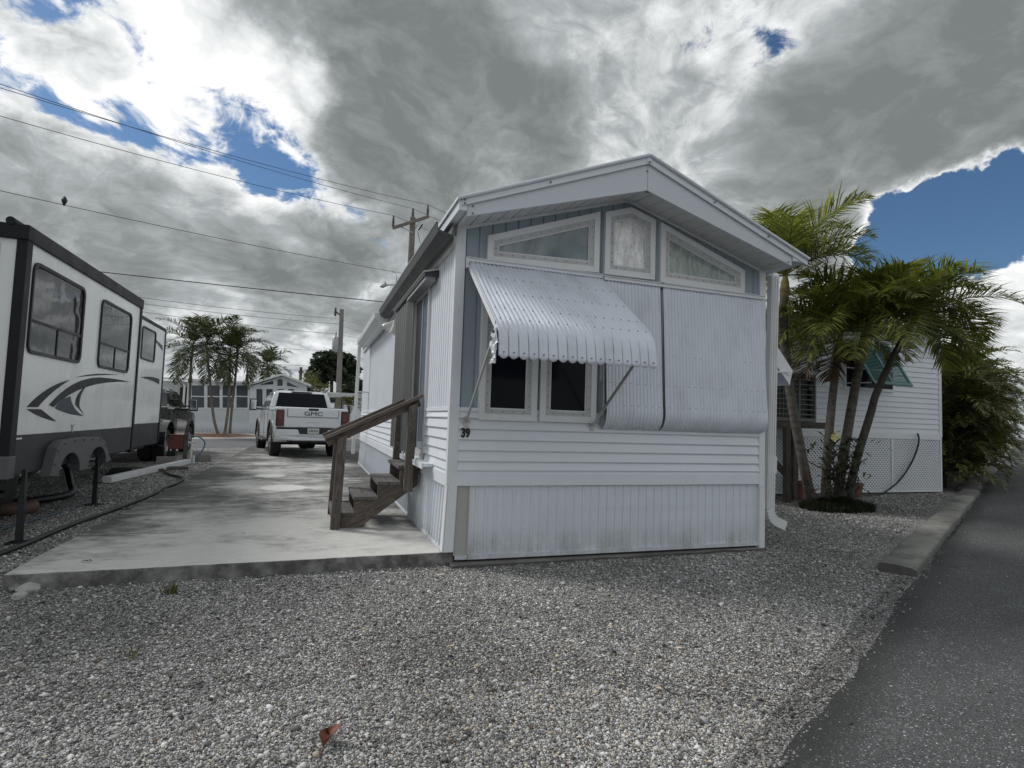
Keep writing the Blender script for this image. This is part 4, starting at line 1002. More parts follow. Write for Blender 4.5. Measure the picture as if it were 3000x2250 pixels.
# rocks at the pad corner, loose leaf, weeds
for i,(u,v,r,lab) in enumerate(((62,1279,.085,'large pale rock at the left corner of the driveway slab'),(36,1276,.062,'grey rock behind the large pale one at the slab corner'),(46,1294,.060,'pale rock in front of the other two at the slab corner'))):
    c=G(u,v); mb=MB(); mb.blob((c.x,c.y,r*.38),r*.85,i+3,2,.42,.55); tag(mb.build('rock',pmat('limestone_rock',(.36,.355,.33) if i!=1 else (.2,.2,.19),.9,var=.35,vscale=14,bump=.9,bscale=50)),lab,'rock','rocks at the slab corner')
c=G(697,1600,.02); mb=MB(); rows=[]
for i in range(9):
    s_=i/8; w=.042*math.sin(PI*min(1,s_*1.02+.02))**.8
    rows.append([(c.x+(j/4-1)*w+.03*math.sin(s_*2.6),c.y-.05+.13*s_*.75,.018+.028*abs(j/4-1)**1.5+.03*math.sin(PI*s_)*(.4+.6*(j>4))) for j in range(9)])
mb.grid(rows); mb.tube([rows[0][4],(c.x-.01,c.y-.085,.012)],.0025,5); tag(mb.build('dead_leaf',pmat('rust_brown_leaf',(.17,.06,.032),.6,var=.3,vscale=40),smooth=80),'curled rust-brown dead leaf lying on the gravel','leaf')
def weed(u,v,lab,h,n,seed):
    c=G(u,v); rr=random.Random(seed); mb=MB()
    for i in range(n):
        a=rr.uniform(0,2*PI); l=h*rr.uniform(.6,1.2); q=Vector((c.x+rr.gauss(0,.025),c.y+rr.gauss(0,.025),0)); d=Vector((math.cos(a),math.sin(a),0)); sd=Vector((-d.y,d.x,0))*.004
        tip=q+d*l*.5+Vector((0,0,l)); md=q+d*l*.18+Vector((0,0,l*.6)); mb.poly([q-sd,q+sd,md+sd]); mb.poly([q-sd,md+sd,md-sd]); mb.poly([md-sd,md+sd,tip])
    tag(mb.build('weed',m_yellowgreen,normals=False),lab,'weed','weeds in the gravel')
weed(372,1283,'small green weed in the gravel below the driveway slab',.085,34,1); weed(296,1416,'tiny weed in the open gravel left of centre',.045,14,2)

for i,(u,v,lab) in enumerate(((187,1214,'dark curled scrap of leaf on the driveway nearest its front edge'),(318,1124,'dark scrap of leaf on the driveway beside the middle of the hose'),(401,1077,'dark scrap of leaf on the driveway at the start of the stained part'),(525,1154,'small dark speck of debris alone on the pale part of the driveway'),(928,1143,'small pale scrap lying against the mobile home skirting beside the steps'))):
    c=G(u,v,.122); rr=random.Random(i+50); mb=MB(); w=.036 if i<3 else .02
    rows=[[(c.x+(j/5-.5)*w*2,c.y+(k/3-.5)*w*.55,.124+.012*abs(math.sin(j*1.9+i))+.006*rr.random()) for j in range(6)] for k in range(4)]
    mb.grid(rows); tag(mb.build('dead_leaf',pmat('dry_leaf_dark',(.03,.026,.022),.8,var=.3) if i<4 else m_conc2,smooth=60),lab,'leaf')
# ================================================================== PALMS
def frond(mb,base,az,el,L,droop=1.2,leaf=.5,n=40,seed=0,bare=.12,lift=.45,lw=.020,curl=.0,rach=.014):
    rr=random.Random(seed); base=Vector(base); seg=14; pts=[base]; d_el=el
    h=Vector((math.cos(az),math.sin(az),0)); side=Vector((-h.y,h.x,0)); az_k=rr.uniform(-.25,.25)
    for i in range(seg):
        f=(i+1)/seg; e=el-droop*f**1.5
        hh=(h+side*az_k*f).normalized()
        pts.append(pts[-1]+(hh*math.cos(e)+Vector((0,0,1))*math.sin(e))*L/seg)
    mb.tube(pts,[rach*(1-.8*i/seg) for i in range(seg+1)],4,cap=False)
    for i in range(n):
        f=bare+(1-bare)*(i+.5)/n; q=f*seg; k=min(int(q),seg-1); p=pts[k].lerp(pts[k+1],q-k); T=(pts[k+1]-pts[k]).normalized()
        B=T.cross(Vector((0,0,1))); B=B.normalized() if B.length>1e-3 else side; Nn=B.cross(T).normalized()
        if Nn.z<0 and el>-.2: pass
        ll=leaf*(math.sin(PI*min(1,(f-bare)/(1-bare)*.86+.14))**.7)*rr.uniform(.85,1.1)
        for s_ in (-1,1):
            if rr.random()<.03: continue
            fw=.50+.75*f+rr.uniform(-.25,.25)
            D=(B*s_+T*fw+Nn*(lift+rr.uniform(-.45,.45))).normalized()
            w=Nn.cross(D).normalized()*lw
            a=p; m=p+D*ll*.5; D2=(D+Vector((0,0,-1))*(.22+rr.uniform(0,.5))).normalized(); tip=m+D2*ll*.5
            i0=mb.V(a-w*.5);i1=mb.V(a+w*.5);i2=mb.V(m+w);i3=mb.V(m-w);i4=mb.V(tip)
            mb.F(i0,i1,i2,i3); mb.F(i3,i2,i4)
def crown(name,top,parent,n,L,mat_,seed,leaf=.5,els=(1.35,-.5),nl=40,lw=.02,az0=0.,special=()):
    rr=random.Random(seed); mb=MB()
    for i in range(n):
        f=i/(n-1); el=els[0]+(els[1]-els[0])*f+rr.uniform(-.12,.12); az=az0+i*2.399+rr.uniform(-.3,.3)
        frond(mb,top+Vector((0,0,.05)),az,el,L*rr.uniform(.85,1.1)*(1 if f>.15 else .8),1.25+rr.uniform(-.2,.35),leaf,nl,seed*100+i,lw=lw)
    for j,(az,el,l,dr) in enumerate(special): frond(mb,top+Vector((0,0,.05)),az,el,l,dr,leaf,nl,seed*100+70+j,lw=lw)
    return mb.build(name,mat_,parent,world=True,normals=False)
def palm(label,pts,r0,r1,ncr,L,seed,mat_=None,leaf=.5,shaft=.35,els=(1.35,-.5),nl=40,lw=.02,group=None,tm=None,special=(),old=None,name='palm_tree'):
    mat_=mat_ or m_palm; base=Vector((pts[0].x,pts[0].y,0))
    T=thing(name,label,'palm tree',base,0,group)
    P=smooth3(list(pts),6); n=len(P); mb=MB()
    rad=[r0+(r1-r0)*(i/(n-1))**.7+ (.05*r0/.08)*max(0,1-i/(n*.12)) for i in range(n)]
    mb.tube(P,rad,14); mb.build('trunk',tm or m_trunk,T,world=True,smooth=60)
    top=P[-1]; d=(P[-1]-P[-3]).normalized(); ct=top+d*shaft
    if shaft>.05:
        mb=MB(); mb.tube([top-d*.03,top+d*shaft*.3,top+d*shaft*.75,ct+d*.06],[r1*1.05,r1*1.28,r1*1.0,r1*.5],12); mb.build('crownshaft',m_shaft,T,world=True,smooth=60)
    crown('crown',ct,T,ncr,L,mat_,seed,leaf,els,nl,lw,seed*1.3,special)
    if old:
        mb=MB()
        for j,(az,el,l,dr) in enumerate(old): frond(mb,ct-d*.1,az,el,l,dr,leaf*.9,nl,seed*90+j,lw=lw*.8)
        mb.build('dead_frond',m_palmold,T,world=True,normals=False)['label']='brown hanging frond'
    return T
GP='palms of the clump beside the mobile home'
base=G(1792,1100)
def tp(*uvy): return [PY(u,v,y) for u,v,y in uvy]
def tb(u,v): return G(u,v,-.02)
YB=base.y
palm('tall palm leaning left behind the downspout, leftmost trunk of the clump',[tb(1756,1098)]+tp((1737,1010,YB+.05),(1716,900,YB+.12),(1700,800,YB+.2),(1692,700,YB+.3),(1694,640,YB+.35)),.088,.07,17,1.75,1,leaf=.68,els=(1.5,.15),nl=62,lw=.0135,group=GP,special=((.45,1.15,1.45,.9),(.0,1.0,1.5,1.2),(1.2,1.25,1.5,.8),(-.5,.7,1.5,1.3)))
palm('slim straight palm, second trunk from the left in the clump',[tb(1783,1099)]+tp((1786,1000,YB+.02),(1797,870,YB+.05),(1808,780,YB+.08)),.085,.062,15,1.55,2,leaf=.66,els=(1.25,.1),nl=60,lw=.0135,group=GP,shaft=.50,special=((PI*.98,.35,1.6,1.3),(PI*1.1,.05,1.5,1.2),(PI*.9,.7,1.5,1.2)),old=((PI*1.05,-.15,1.25,1.25),(PI*1.15,-.45,1.1,.9)))
palm('thick palm with tan crownshaft, third trunk from the left in the clump',[tb(1806,1100)]+tp((1822,985,YB-.02),(1843,860,YB-.05),(1857,785,YB-.07)),.092,.072,22,1.68,3,leaf=.72,els=(1.4,.05),nl=64,lw=.014,group=GP,shaft=.62,special=((.35,1.0,1.6,1.1),(.15,.75,1.7,1.3),(PI*.9,.55,1.7,1.25),(-1.1,.6,1.2,1.5)))
palm('dark leaning palm, rightmost trunk of the clump',[tb(1828,1099)]+tp((1847,1005,YB-.05),(1880,895,YB-.10),(1893,850,YB-.11),(1930,770,YB-.15),(1955,725,YB-.2)),.080,.055,17,1.6,4,leaf=.68,els=(1.4,.3),nl=62,lw=.0135,group=GP,shaft=.30,tm=m_bark,special=((-.1,.45,1.75,1.5),(.1,.2,1.7,1.4),(-.3,.5,1.7,1.7),(.25,.6,1.7,1.5),(.0,.75,1.6,1.3),(-.25,.15,1.65,1.7),(.1,-.05,1.5,1.5),(-.5,.0,1.4,1.5)))
# tuft around the trunk bases
mb=MB(); rr=random.Random(5)
for i in range(5200):
    a=rr.uniform(0,2*PI); r=rr.random()**.6; q=Vector((base.x+.12+math.cos(a)*r*.70,base.y-.05+math.sin(a)*r*.46,0)); h=rr.uniform(.08,.27)*(1.15-.6*r)
    d=Vector((rr.gauss(0,1),rr.gauss(0,1),0)).normalized(); sd=Vector((-d.y,d.x,0))*.006; md=q+d*h*.25+Vector((0,0,h*.7)); tip=q+d*h*.7+Vector((0,0,h))
    i0=mb.V(q-sd);i1=mb.V(q+sd);i2=mb.V(md+sd);i3=mb.V(md-sd);i4=mb.V(tip); mb.F(i0,i1,i2,i3); mb.F(i3,i2,i4)
tag(mb.build('ground_cover',m_tuft,normals=False),'dark low ground cover around the palm trunk bases','ground cover',kind='stuff')
# strap-leaved flowering plants tied among the trunks
OR=thing('orchid_plant','leafy strap plant with pale yellow flowers growing among the palm trunks','plant',(base.x+.05,base.y-.12,0))
mb=MB(); rr=random.Random(9)
for i in range(300):
    z=rr.uniform(.30,1.28); x=base.x+.0+rr.gauss(.10,.26)+(z-.6)*.15; q=Vector((x,base.y-.10+rr.gauss(0,.16),z)); a=rr.uniform(0,2*PI); d=Vector((math.cos(a),math.sin(a)*.8,rr.uniform(-.3,.9))).normalized(); l=rr.uniform(.14,.30); sd=d.cross(Vector((0,0,1))).normalized()*rr.uniform(.016,.030)
    m=q+d*l*.5; tip=m+(d+Vector((0,0,-.5))).normalized()*l*.5
    i0=mb.V(q-sd*.4);i1=mb.V(q+sd*.4);i2=mb.V(m+sd);i3=mb.V(m-sd);i4=mb.V(tip); mb.F(i0,i1,i2,i3); mb.F(i3,i2,i4)
mb.build('foliage',m_orchid,OR,world=True,normals=False)
mb=MB()
for i in range(26):
    p0=Vector((base.x+rr.gauss(.05,.14),base.y-.08+rr.gauss(0,.08),rr.uniform(.15,.6))); mb.tube(smooth3([p0,p0+Vector((rr.gauss(0,.12),rr.gauss(0,.06),.25)),p0+Vector((rr.gauss(0,.25),rr.gauss(-.05,.08),.5))],3),.009,5)
mb.build('stem',m_bark,OR,world=True,smooth=60)
fc=PY(1803,943,base.y-.22); mb=MB()
for i in range(9):
    c_=fc+Vector((rr.gauss(0,.055),rr.gauss(0,.03),rr.gauss(0,.04)))
    for k in range(5):
        a=2*PI*k/5+i; d=Vector((math.cos(a),-.35,math.sin(a))).normalized(); s_=d.cross(Vector((0,1,0))).normalized()*.013
        mb.poly([c_,c_+d*.022+s_,c_+d*.042,c_+d*.022-s_])
mb.build('flower',m_petal,OR,world=True,normals=False)
# ================================================================== RIGHT COTTAGE
CT=thing('cottage','white raised cottage with lattice skirting and a teal louvred shutter','cottage',(9.5,7.5,0))
cx0,cx1,cy0,cy1=5.6,12.80,4.2,11.0
mb=MB(); pts=[]; z=1.36
while z<3.70: pts+=[(z,.0),(z,.018),(z+.008,.02),(z+.118,.003)]; z+=.12
mb.strip([(cx0,cy0-o,z) for z,o in pts],[(cx1-.06,cy0-o,z) for z,o in pts]); mb.strip([(cx1+o,cy0,z) for z,o in pts],[(cx1+o,cy1,z) for z,o in pts])
mb.build('clapboard_wall',m_vinyl,CT,world=True)
mb=MB(); mb.box(cx1-.065,cy0-.028,1.30,cx1+.024,cy0+.06,3.75); mb.box(cx0,cy0-.025,1.235,cx1+.01,cy0+.02,1.36); mb.box(cx0,cy0+.6,1.25,cx1-.05,cy1,3.6); mb.build('trim_board',m_trim,CT,world=True,bevel=.005)
mb=MB(); mb.hexa([(cx0-.3,cy0-.3,3.70),(cx1+.3,cy0-.3,3.70),(cx1+.3,cy0+3.4,4.3),(cx0-.3,cy0+3.4,4.3),(cx0-.3,cy0-.3,3.80),(cx1+.3,cy0-.3,3.80),(cx1+.3,cy0+3.4,4.40),(cx0-.3,cy0+3.4,4.40)])
mb.hexa([(cx0-.3,cy0+3.4,4.3),(cx1+.3,cy0+3.4,4.3),(cx1+.3,cy1+.3,3.7),(cx0-.3,cy1+.3,3.7),(cx0-.3,cy0+3.4,4.4),(cx1+.3,cy0+3.4,4.4),(cx1+.3,cy1+.3,3.8),(cx0-.3,cy1+.3,3.8)])
mb.build('roof',m_gutwhite,CT,world=True)
def lattice(mb,x0,x1,z0,z1,y,pitch=.088,w=.036,t=.006):
    for s_,yy in ((1,y),(-1,y-t-.001)):
        c=-(z1-z0)-pitch
        while c<(x1-x0)+(z1-z0)+pitch:
            # line x=x0+c+s*(z-z0)
            za,zb2=z0,z1
            xa=x0+c+(s_*(za-z0)); xb2=x0+c+s_*(zb2-z0)
            A=Vector((xa,za)); Bv=Vector((xb2,zb2)); lo,hi=0.,1.; dx=Bv.x-A.x
            t0,t1=sorted(((x0-A.x)/dx,(x1-A.x)/dx)); lo=max(lo,t0); hi=min(hi,t1)
            if hi-lo>.02:
                p=A.lerp(Bv,lo); q=A.lerp(Bv,hi); hw_=w*.7071
                mb.hexa([(p.x-hw_,yy,p.y),(p.x+hw_,yy,p.y),(p.x+hw_,yy+t,p.y),(p.x-hw_,yy+t,p.y),(q.x-hw_,yy,q.y),(q.x+hw_,yy,q.y),(q.x+hw_,yy+t,q.y),(q.x-hw_,yy+t,q.y)])
            c+=pitch
mb=MB()
for (x0,x1) in ((5.9,8.45),(8.5,11.18),(11.23,12.76)): lattice(mb,x0,x1,.08,1.24,cy0)
mb.build('lattice_skirting',m_trim,CT,world=True)
mb=MB()
for x in (5.87,8.475,11.205,12.785): mb.box(x-.028,cy0-.022,.04,x+.028,cy0+.02,1.236)
mb.box(5.9,cy0-.020,.035,12.76,cy0+.018,.078); mb.build('lattice_frame',m_trim,CT,world=True,bevel=.003)
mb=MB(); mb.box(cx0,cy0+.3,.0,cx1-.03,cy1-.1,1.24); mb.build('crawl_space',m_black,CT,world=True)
wx0,wx1,wz0,wz1=9.80,11.20,2.36,3.24
mb=MB(); frame_poly(mb,[(wx0-.06,wz0-.07),(wx1+.06,wz0-.07),(wx1+.06,wz1+.06),(wx0-.06,wz1+.06)],.06,cy0-.05,cy0); mb.box(10.18,cy0-.045,wz0,10.21,cy0-.03,wz1); mb.box(wx0,cy0-.043,wz0+.40,wx1,cy0-.03,wz0+.43); wn=mb.build('window',m_trim,CT,world=True)
def csub(mbx,name,mat_,parent,root=CT,**k):
    o=mbx.build(name,mat_,parent,**k)
    for v in o.data.vertices: v.co-=Vector(root.location)
    return o
mb=MB(); mb.box(wx0,cy0-.034,wz0,wx1,cy0-.022,wz1); csub(mb,'pane',m_glass,wn)
m_teal=pmat('teal_shutter_paint',(.085,.20,.21),.5,var=.1,vscale=5,dirt=(.05,.11,.12,.3))
# bahama shutter hinged at its top and propped outward at the bottom
mb=MB(); sx0,sx1=9.88,11.02; zt_,zb_=3.36,2.38; yt,yb=cy0-.05,cy0-.62
def sp_(x,f,o=0.): return (x,yt+(yb-yt)*f-o*.87,zt_+(zb_-zt_)*f+o*.49*-1+o)
for (xa,xb3) in ((sx0,sx0+.06),((sx0+sx1)/2-.03,(sx0+sx1)/2+.03),(sx1-.06,sx1)):
    mb.hexa([sp_(xa,0),sp_(xb3,0),sp_(xb3,1),sp_(xa,1),sp_(xa,0,.035),sp_(xb3,0,.035),sp_(xb3,1,.035),sp_(xa,1,.035)])
for f0,f1 in ((0,.05),(.94,1.0)): mb.hexa([sp_(sx0,f0),sp_(sx1,f0),sp_(sx1,f1),sp_(sx0,f1),sp_(sx0,f0,.036),sp_(sx1,f0,.036),sp_(sx1,f1,.036),sp_(sx0,f1,.036)])
sh=mb.build('louvred_shutter',m_teal,CT,world=True)
mb=MB()
for i in range(26):
    f=.055+i*.034
    for (xa,xb3) in ((sx0+.06,(sx0+sx1)/2-.03),((sx0+sx1)/2+.03,sx1-.06)):
        mb.hexa([sp_(xa,f,.006),sp_(xb3,f,.006),sp_(xb3,f+.006,.002),sp_(xa,f+.006,.002),sp_(xa,f+.032,.028),sp_(xb3,f+.032,.028),sp_(xb3,f+.036,.022),sp_(xa,f+.036,.022)])
csub(mb,'slats',m_teal,sh)
mb=MB(); mb.bar((9.70,cy0-.03,2.42),(9.92,cy0-.58,2.42),.02,.02); csub(mb,'support_arm',m_trim,sh)
mb=MB(); mb.box(8.30,cy0-.16,1.98,8.56,cy0-.022,2.52); mb.box(8.18,cy0-.12,2.1,8.27,cy0-.022,2.3); mb.tube([(8.40,cy0-.1,1.98),(8.40,cy0-.1,1.7),(8.36,cy0-.12,1.5),(8.5,cy0-.12,1.5)],.02,8); mb.build('electric_box',pmat('grey_electric_box',(.20,.205,.20),.5,var=.1),CT,world=True,bevel=.006)
# AC unit on a wooden stand
AS=thing('wooden_stand','rough wooden stand under the air conditioner against the cottage','stand',(7.5,3.7,0))
mb=MB(); mb.box(6.3,3.28,1.40,8.32,3.34,1.52); mb.box(6.3,3.34,1.49,8.3,4.15,1.525); mb.box(8.24,3.34,1.40,8.3,4.15,1.488); mb.build('deck_frame',m_woodx,AS,world=True,bevel=.004)
for x,y in ((7.24,3.25),(7.66,3.5),(8.2,4.0),(6.4,3.3)):
    mb=MB(); mb.box(x-.05,y-.05,0,x+.05,y+.05,1.42); mb.build('post',m_woodz,AS,world=True,bevel=.005)
mb=MB(); mb.bar((6.5,3.3,1.2),(7.24,3.3,.55),.05,.1); mb.build('brace',m_woodx,AS,world=True)
AC=thing('air_conditioner','dark grey slatted air conditioner unit on the wooden stand','air conditioner',(7.65,3.75,1.525))
m_ac=pmat('grey_ac_metal',(.17,.172,.17),.5,var=.1)
mb=MB(); mb.box(6.9,3.45,1.53,8.18,4.05,1.60); mb.box(6.9,3.45,2.42,8.18,4.05,2.48)
for x in (6.9,7.74,8.14): mb.box(x,3.45,1.6,x+.045,3.5,2.42)
mb.box(8.13,3.5,1.6,8.18,4.05,2.42); mb.build('cabinet',m_ac,AC,world=True,bevel=.008)
mb=MB(); mb.box(6.95,3.56,1.6,8.13,3.6,2.42); mb.build('coil',m_black,AC,world=True)
mb=MB(); z=1.66
while z<2.40: mb.box(6.95,3.462,z,8.14,3.476,z+.018); z+=.098
for i in range(8): mb.box(7.02+i*.088,3.468,1.6,7.03+i*.088,3.478,2.42)
mb.build('grille',m_ac,AC,world=True)
mb=MB(); mb.lathe([(.075,-.0),(.06,.012)],n=20); o=mb.build('badge',m_grey,AC); o.rotation_euler=(PI/2,0,0); o.scale=(1,.55,1); o.location=(.38,-.305,.66)
# pots
def pot(x,y,r,h,label,plant=False):
    t=thing('flower_pot',label,'flower pot',(x,y,0)); mb=MB(); mb.lathe([(r*.72,0),(r*.95,h*.85),(r*1.06,h*.86),(r*1.06,h),(r*.9,h),(r*.88,h*.9)],n=24)
    mb.build('pot_shell',pmat('terracotta',(.16,.065,.045),.75,var=.2,dirt=(.06,.04,.03,.5)),t,smooth=40)
    if plant:
        mb=MB(); rr=random.Random(int(x*10))
        for i in range(90):
            a=rr.uniform(0,2*PI); d=Vector((math.cos(a),math.sin(a),rr.uniform(.4,1.6))).normalized(); l=rr.uniform(.15,.36); sd=Vector((-d.y,d.x,0)).normalized()*.015; q=Vector((0,0,h*.9)); m=q+d*l*.6; tip=m+(d+Vector((0,0,-1))).normalized()*l*.5
            i0=mb.V(q-sd*.4);i1=mb.V(q+sd*.4);i2=mb.V(m+sd);i3=mb.V(m-sd);i4=mb.V(tip); mb.F(i0,i1,i2,i3); mb.F(i3,i2,i4)
        mb.build('foliage',m_orchid,t,normals=False)
pot(7.82,3.62,.20,.36,'terracotta pot behind the leaning palm beside the wooden post'); pot(6.95,3.75,.15,.24,'small planted pot beside the downspout in front of the lattice',True); pot(9.55,3.75,.16,.30,'terracotta pot behind the rightmost palm trunk in front of the lattice')
hose('wall_hose',[(11.93,4.12,1.38),(11.94,4.10,1.22),(11.86,4.10,.98),(11.7,4.10,.72),(11.45,4.08,.46),(11.15,4.05,.25),(10.8,4.0,.10),(10.5,3.95,.03),(10.1,3.9,.02),(9.6,3.85,.02)],.020,pmat('dark_hose',(.02,.024,.028),.5),'dark hose hanging from the tap on the cottage lattice')
# kerb stones
KG='concrete kerb stones beside the road'
def kerb(t0,t1,s0,s1,label,h=.10):
    mb=MB(); n=24; rows=[]
    for i in range(n+1):
        t=t0+(t1-t0)*i/n; e=.004
        a=rp(t,s0+RNG.normal()*e); b_=rp(t,s1+RNG.normal()*e)
        rows.append([a+Vector((0,0,-.05)),a+Vector((0,0,h*.82)),a.lerp(b_,.06)+Vector((0,0,h)),a.lerp(b_,.5)+Vector((0,0,h+.006)),a.lerp(b_,.90)+Vector((0,0,h*.93+RNG.normal()*.004)),b_+Vector((0,0,h*.6)),b_+Vector((0,0,-.05))])
    mb.grid(rows); mb.poly(rows[0]); mb.poly(rows[-1][::-1]); tag(mb.build('kerb_stone',m_conc2,smooth=50),label,'kerb stone',KG)
kerb(-.02,10.9,-.33,.0,'long pale concrete kerb stone nearest the camera beside the asphalt road',.085)
kerb(11.1,17.6,-.46,-.06,'concrete kerb stone beyond the first, under the palm hedge',.07)
# ================================================================== PALM HEDGE
HG='bushy palms of the hedge along the road'
def clump(name,x,y,h,n,seed,label,mat_=None,rad=.75,leaf=.42,lw=.021,group=HG):
    h*=1.2; n=int(n*1.25); t=thing(name,label,'bushy palm',(x,y,0),0,group); rr=random.Random(seed); mb=MB(); ms=MB()
    for i in range(n):
        a=rr.uniform(0,2*PI); r=rad*.6*rr.random()**.5; b0=Vector((x+math.cos(a)*r,y+math.sin(a)*r,0)); zt_=h*rr.uniform(.04,.66); tp_=b0+Vector((math.cos(a)*.3*zt_/h,math.sin(a)*.3*zt_/h,zt_))
        ms.tube([b0,tp_],[.028,.018],5,cap=False)
        for k in range(4): frond(mb,tp_,a+rr.uniform(-1.4,1.4),rr.uniform(.45,1.5),h*rr.uniform(.30,.48),1.5+rr.uniform(-.4,.5),leaf,26,seed*1000+i*10+k,lw=lw,bare=.10)
    mb.build('foliage',mat_ or m_areca,t,world=True,normals=False); ms.build('canes',m_trunk,t,world=True,smooth=60)
HL=['nearest tall bushy palm of the hedge beside the cottage corner','dense bushy palm, second of the hedge from the cottage','yellowish bushy palm, third of the hedge from the cottage','bushy palm, fourth of the hedge from the cottage','bushy palm, fifth of the hedge from the cottage','bushy palm, sixth of the hedge from the cottage','farthest visible bushy palm of the hedge down the road']
for i,(tt,ss,h) in enumerate(((12.1,-1.10,3.6),(13.2,-1.35,3.5),(14.8,-1.2,3.9),(17.2,-1.4,4.3),(20.0,-1.3,4.4),(23.5,-1.3,4.4),(28,-1.3,4.6))):
    q=rp(tt,ss); clump('bushy_palm',q.x,q.y,h,[46,42,38,30,26,20,16][i],40+i,HL[i],rad=.9+.05*i,lw=.022+.003*i)
q=rp(14.3,-2.9); clump('bushy_palm',q.x,q.y,3.3,34,61,'bushy palm behind the nearest one, against the cottage side wall')
q=rp(17.5,-3.6); palm('tall slender palm rising above the palm hedge',[Vector((q.x,q.y,0)),Vector((q.x,q.y,1.5)),Vector((q.x+.1,q.y,3.0))],.1,.07,14,1.7,66,m_palmdark,leaf=.5,nl=34,lw=.03,shaft=.3)
# far row along the road and beyond (one mass)
mb=MB(); rr=random.Random(77)
for tt in (35,42,50,60,72,86,104):
    for k in range(16):
        q=rp(tt+rr.uniform(-3,3),-2.2-rr.uniform(0,3)); frond(mb,(q.x,q.y,rr.uniform(.4,2.6)),rr.uniform(0,6.3),rr.uniform(.4,1.4),2.4,1.5,.6,14,int(tt*100+k),lw=.06)
tag(mb.build('far_hedge',m_areca,normals=False),'far end of the palm hedge down the road','hedge',kind='stuff')
# ================================================================== ACROSS THE STREET
YH=35.5
def cb(u,v,Y=None): return PY((450+u*.27125)*S,(1100+v*.27125)*S,YH if Y is None else Y)
def c2(u,v,Y): return PY((400+u*.4069)*S,(850+v*.4069)*S,Y)
BG=thing('mobile_home','white mobile home across the street with a tall glazed gable and sunroom','mobile home',(cb(1000,610).x,YH,0))
x0=cb(1040,300).x; x1=cb(1645,300).x; xm=cb(1392,0).x; zr=cb(1392,8).z; zl=cb(1060,115).z; zrr=cb(1640,105).z
sx0=cb(120,300).x; sz=cb(600,62).z
mb=MB(); mb.prism([(x0,YH,0),(x1,YH,0),(x1,YH,zrr),(xm,YH,zr),(x0,YH,zl)],(0,9,0)); mb.box(cb(350,300).x,YH+.1,.0,x0,YH+6,sz); mb.box(sx0-2,YH+2.2,0,cb(350,300).x,YH+6,sz)
mb.build('wall',m_vinyl,BG,world=True)
zs_=cb(800,490).z
mb=MB(); 
for i in range(46):
    xx=cb(350,300).x+i*(x1-cb(350,300).x)/46; mb.box(xx,YH-.03+(.1 if xx<x0-.1 else 0),.0,xx+.11,YH+.0+(.1 if xx<x0-.1 else 0),zs_)
mb.build('skirting',m_skirt,BG,world=True)
mb=MB(); zz=zs_
while zz<cb(800,362).z: mb.box(cb(350,300).x,YH+.06,zz,x0,YH+.1,zz+.006); mb.box(x0,YH-.014,zz,x1,YH-.001,zz+.006); zz+=.12
mb.build('clapboard_shadow_gap',m_beige,BG,world=True)
mb=MB()
mb.hexa([(xm,YH-.45,zr+.05),(x0-.25,YH-.45,zl-.02),(x0-.25,YH+9,zl-.02),(xm,YH+9,zr+.05),(xm,YH-.45,zr+.15),(x0-.25,YH-.45,zl+.1),(x0-.25,YH+9,zl+.1),(xm,YH+9,zr+.15)])
mb.hexa([(xm,YH-.45,zr+.05),(x1+.25,YH-.45,zrr-.08),(x1+.25,YH+9,zrr-.08),(xm,YH+9,zr+.05),(xm,YH-.45,zr+.15),(x1+.25,YH-.45,zrr+.04),(x1+.25,YH+9,zrr+.04),(xm,YH+9,zr+.15)])
mb.hexa([(sx0-2.2,YH-.15,sz-.02),(x0-.1,YH-.15,sz-.02),(x0-.1,YH+4,sz+.55),(sx0-2.2,YH+4,sz+.55),(sx0-2.2,YH-.15,sz+.10),(x0-.1,YH-.15,sz+.10),(x0-.1,YH+4,sz+.66),(sx0-2.2,YH+4,sz+.66)])
mb.prism([(x0-.25,YH-.452,zl-.04),(xm,YH-.452,zr+.02),(x1+.25,YH-.452,zrr-.10),(x1+.25,YH-.452,zrr+.05),(xm,YH-.452,zr+.16),(x0-.25,YH-.452,zl+.11)],(0,-.03,0))
mb.build('roof',m_gutwhite,BG,world=True)
def bwin(pts,y,label=None,mid=False):
    P=[cb(u,v,y) for u,v in pts]; q=[(p.x,p.z) for p in P]
    mb=MB(); I=frame_poly(mb,q,.07,y-.05,y+.01)
    if mid: zmid=(q[0][1]+q[2][1])/2; mb.box(min(a[0] for a in q),y-.045,zmid-.03,max(a[0] for a in q),y,zmid+.03)
    w=mb.build('window',m_trim,BG,world=True); mb=MB(); mb.poly([(a,y-.02,b_) for a,b_ in I]); csub(mb,'pane',m_glassbg,w,BG)
for (a,b_) in ((398,562),(568,728),(732,880),(882,1030)): bwin([(a,360),(b_,360),(b_,95),(a,95)],YH+.1,mid=True)
for (a,b_) in ((1098,1190),(1205,1300),(1330,1420),(1440,1530)): bwin([(a,345),(b_,345),(b_,135),(a,135)],YH)
bwin([(1112,108),(1305,108),(1305,38)],YH); bwin([(1325,124),(1408,124),(1408,40),(1366,18),(1325,40)],YH); bwin([(1428,125),(1600,138),(1428,48)],YH)
mb=MB(); a=cb(215,110); b_=cb(325,500); mb.box(a.x,YH+1.9,.3,b_.x,YH+2.2,a.z); mb.build('door',m_black,BG,world=True)
mb=MB(); a=cb(335,110); mb.tube([(cb(280,70).x,YH-.1,sz),(a.x,YH+.0,a.z),(a.x,YH,.3)],.06,8); mb.build('downspout',m_gutwhite,BG,world=True)
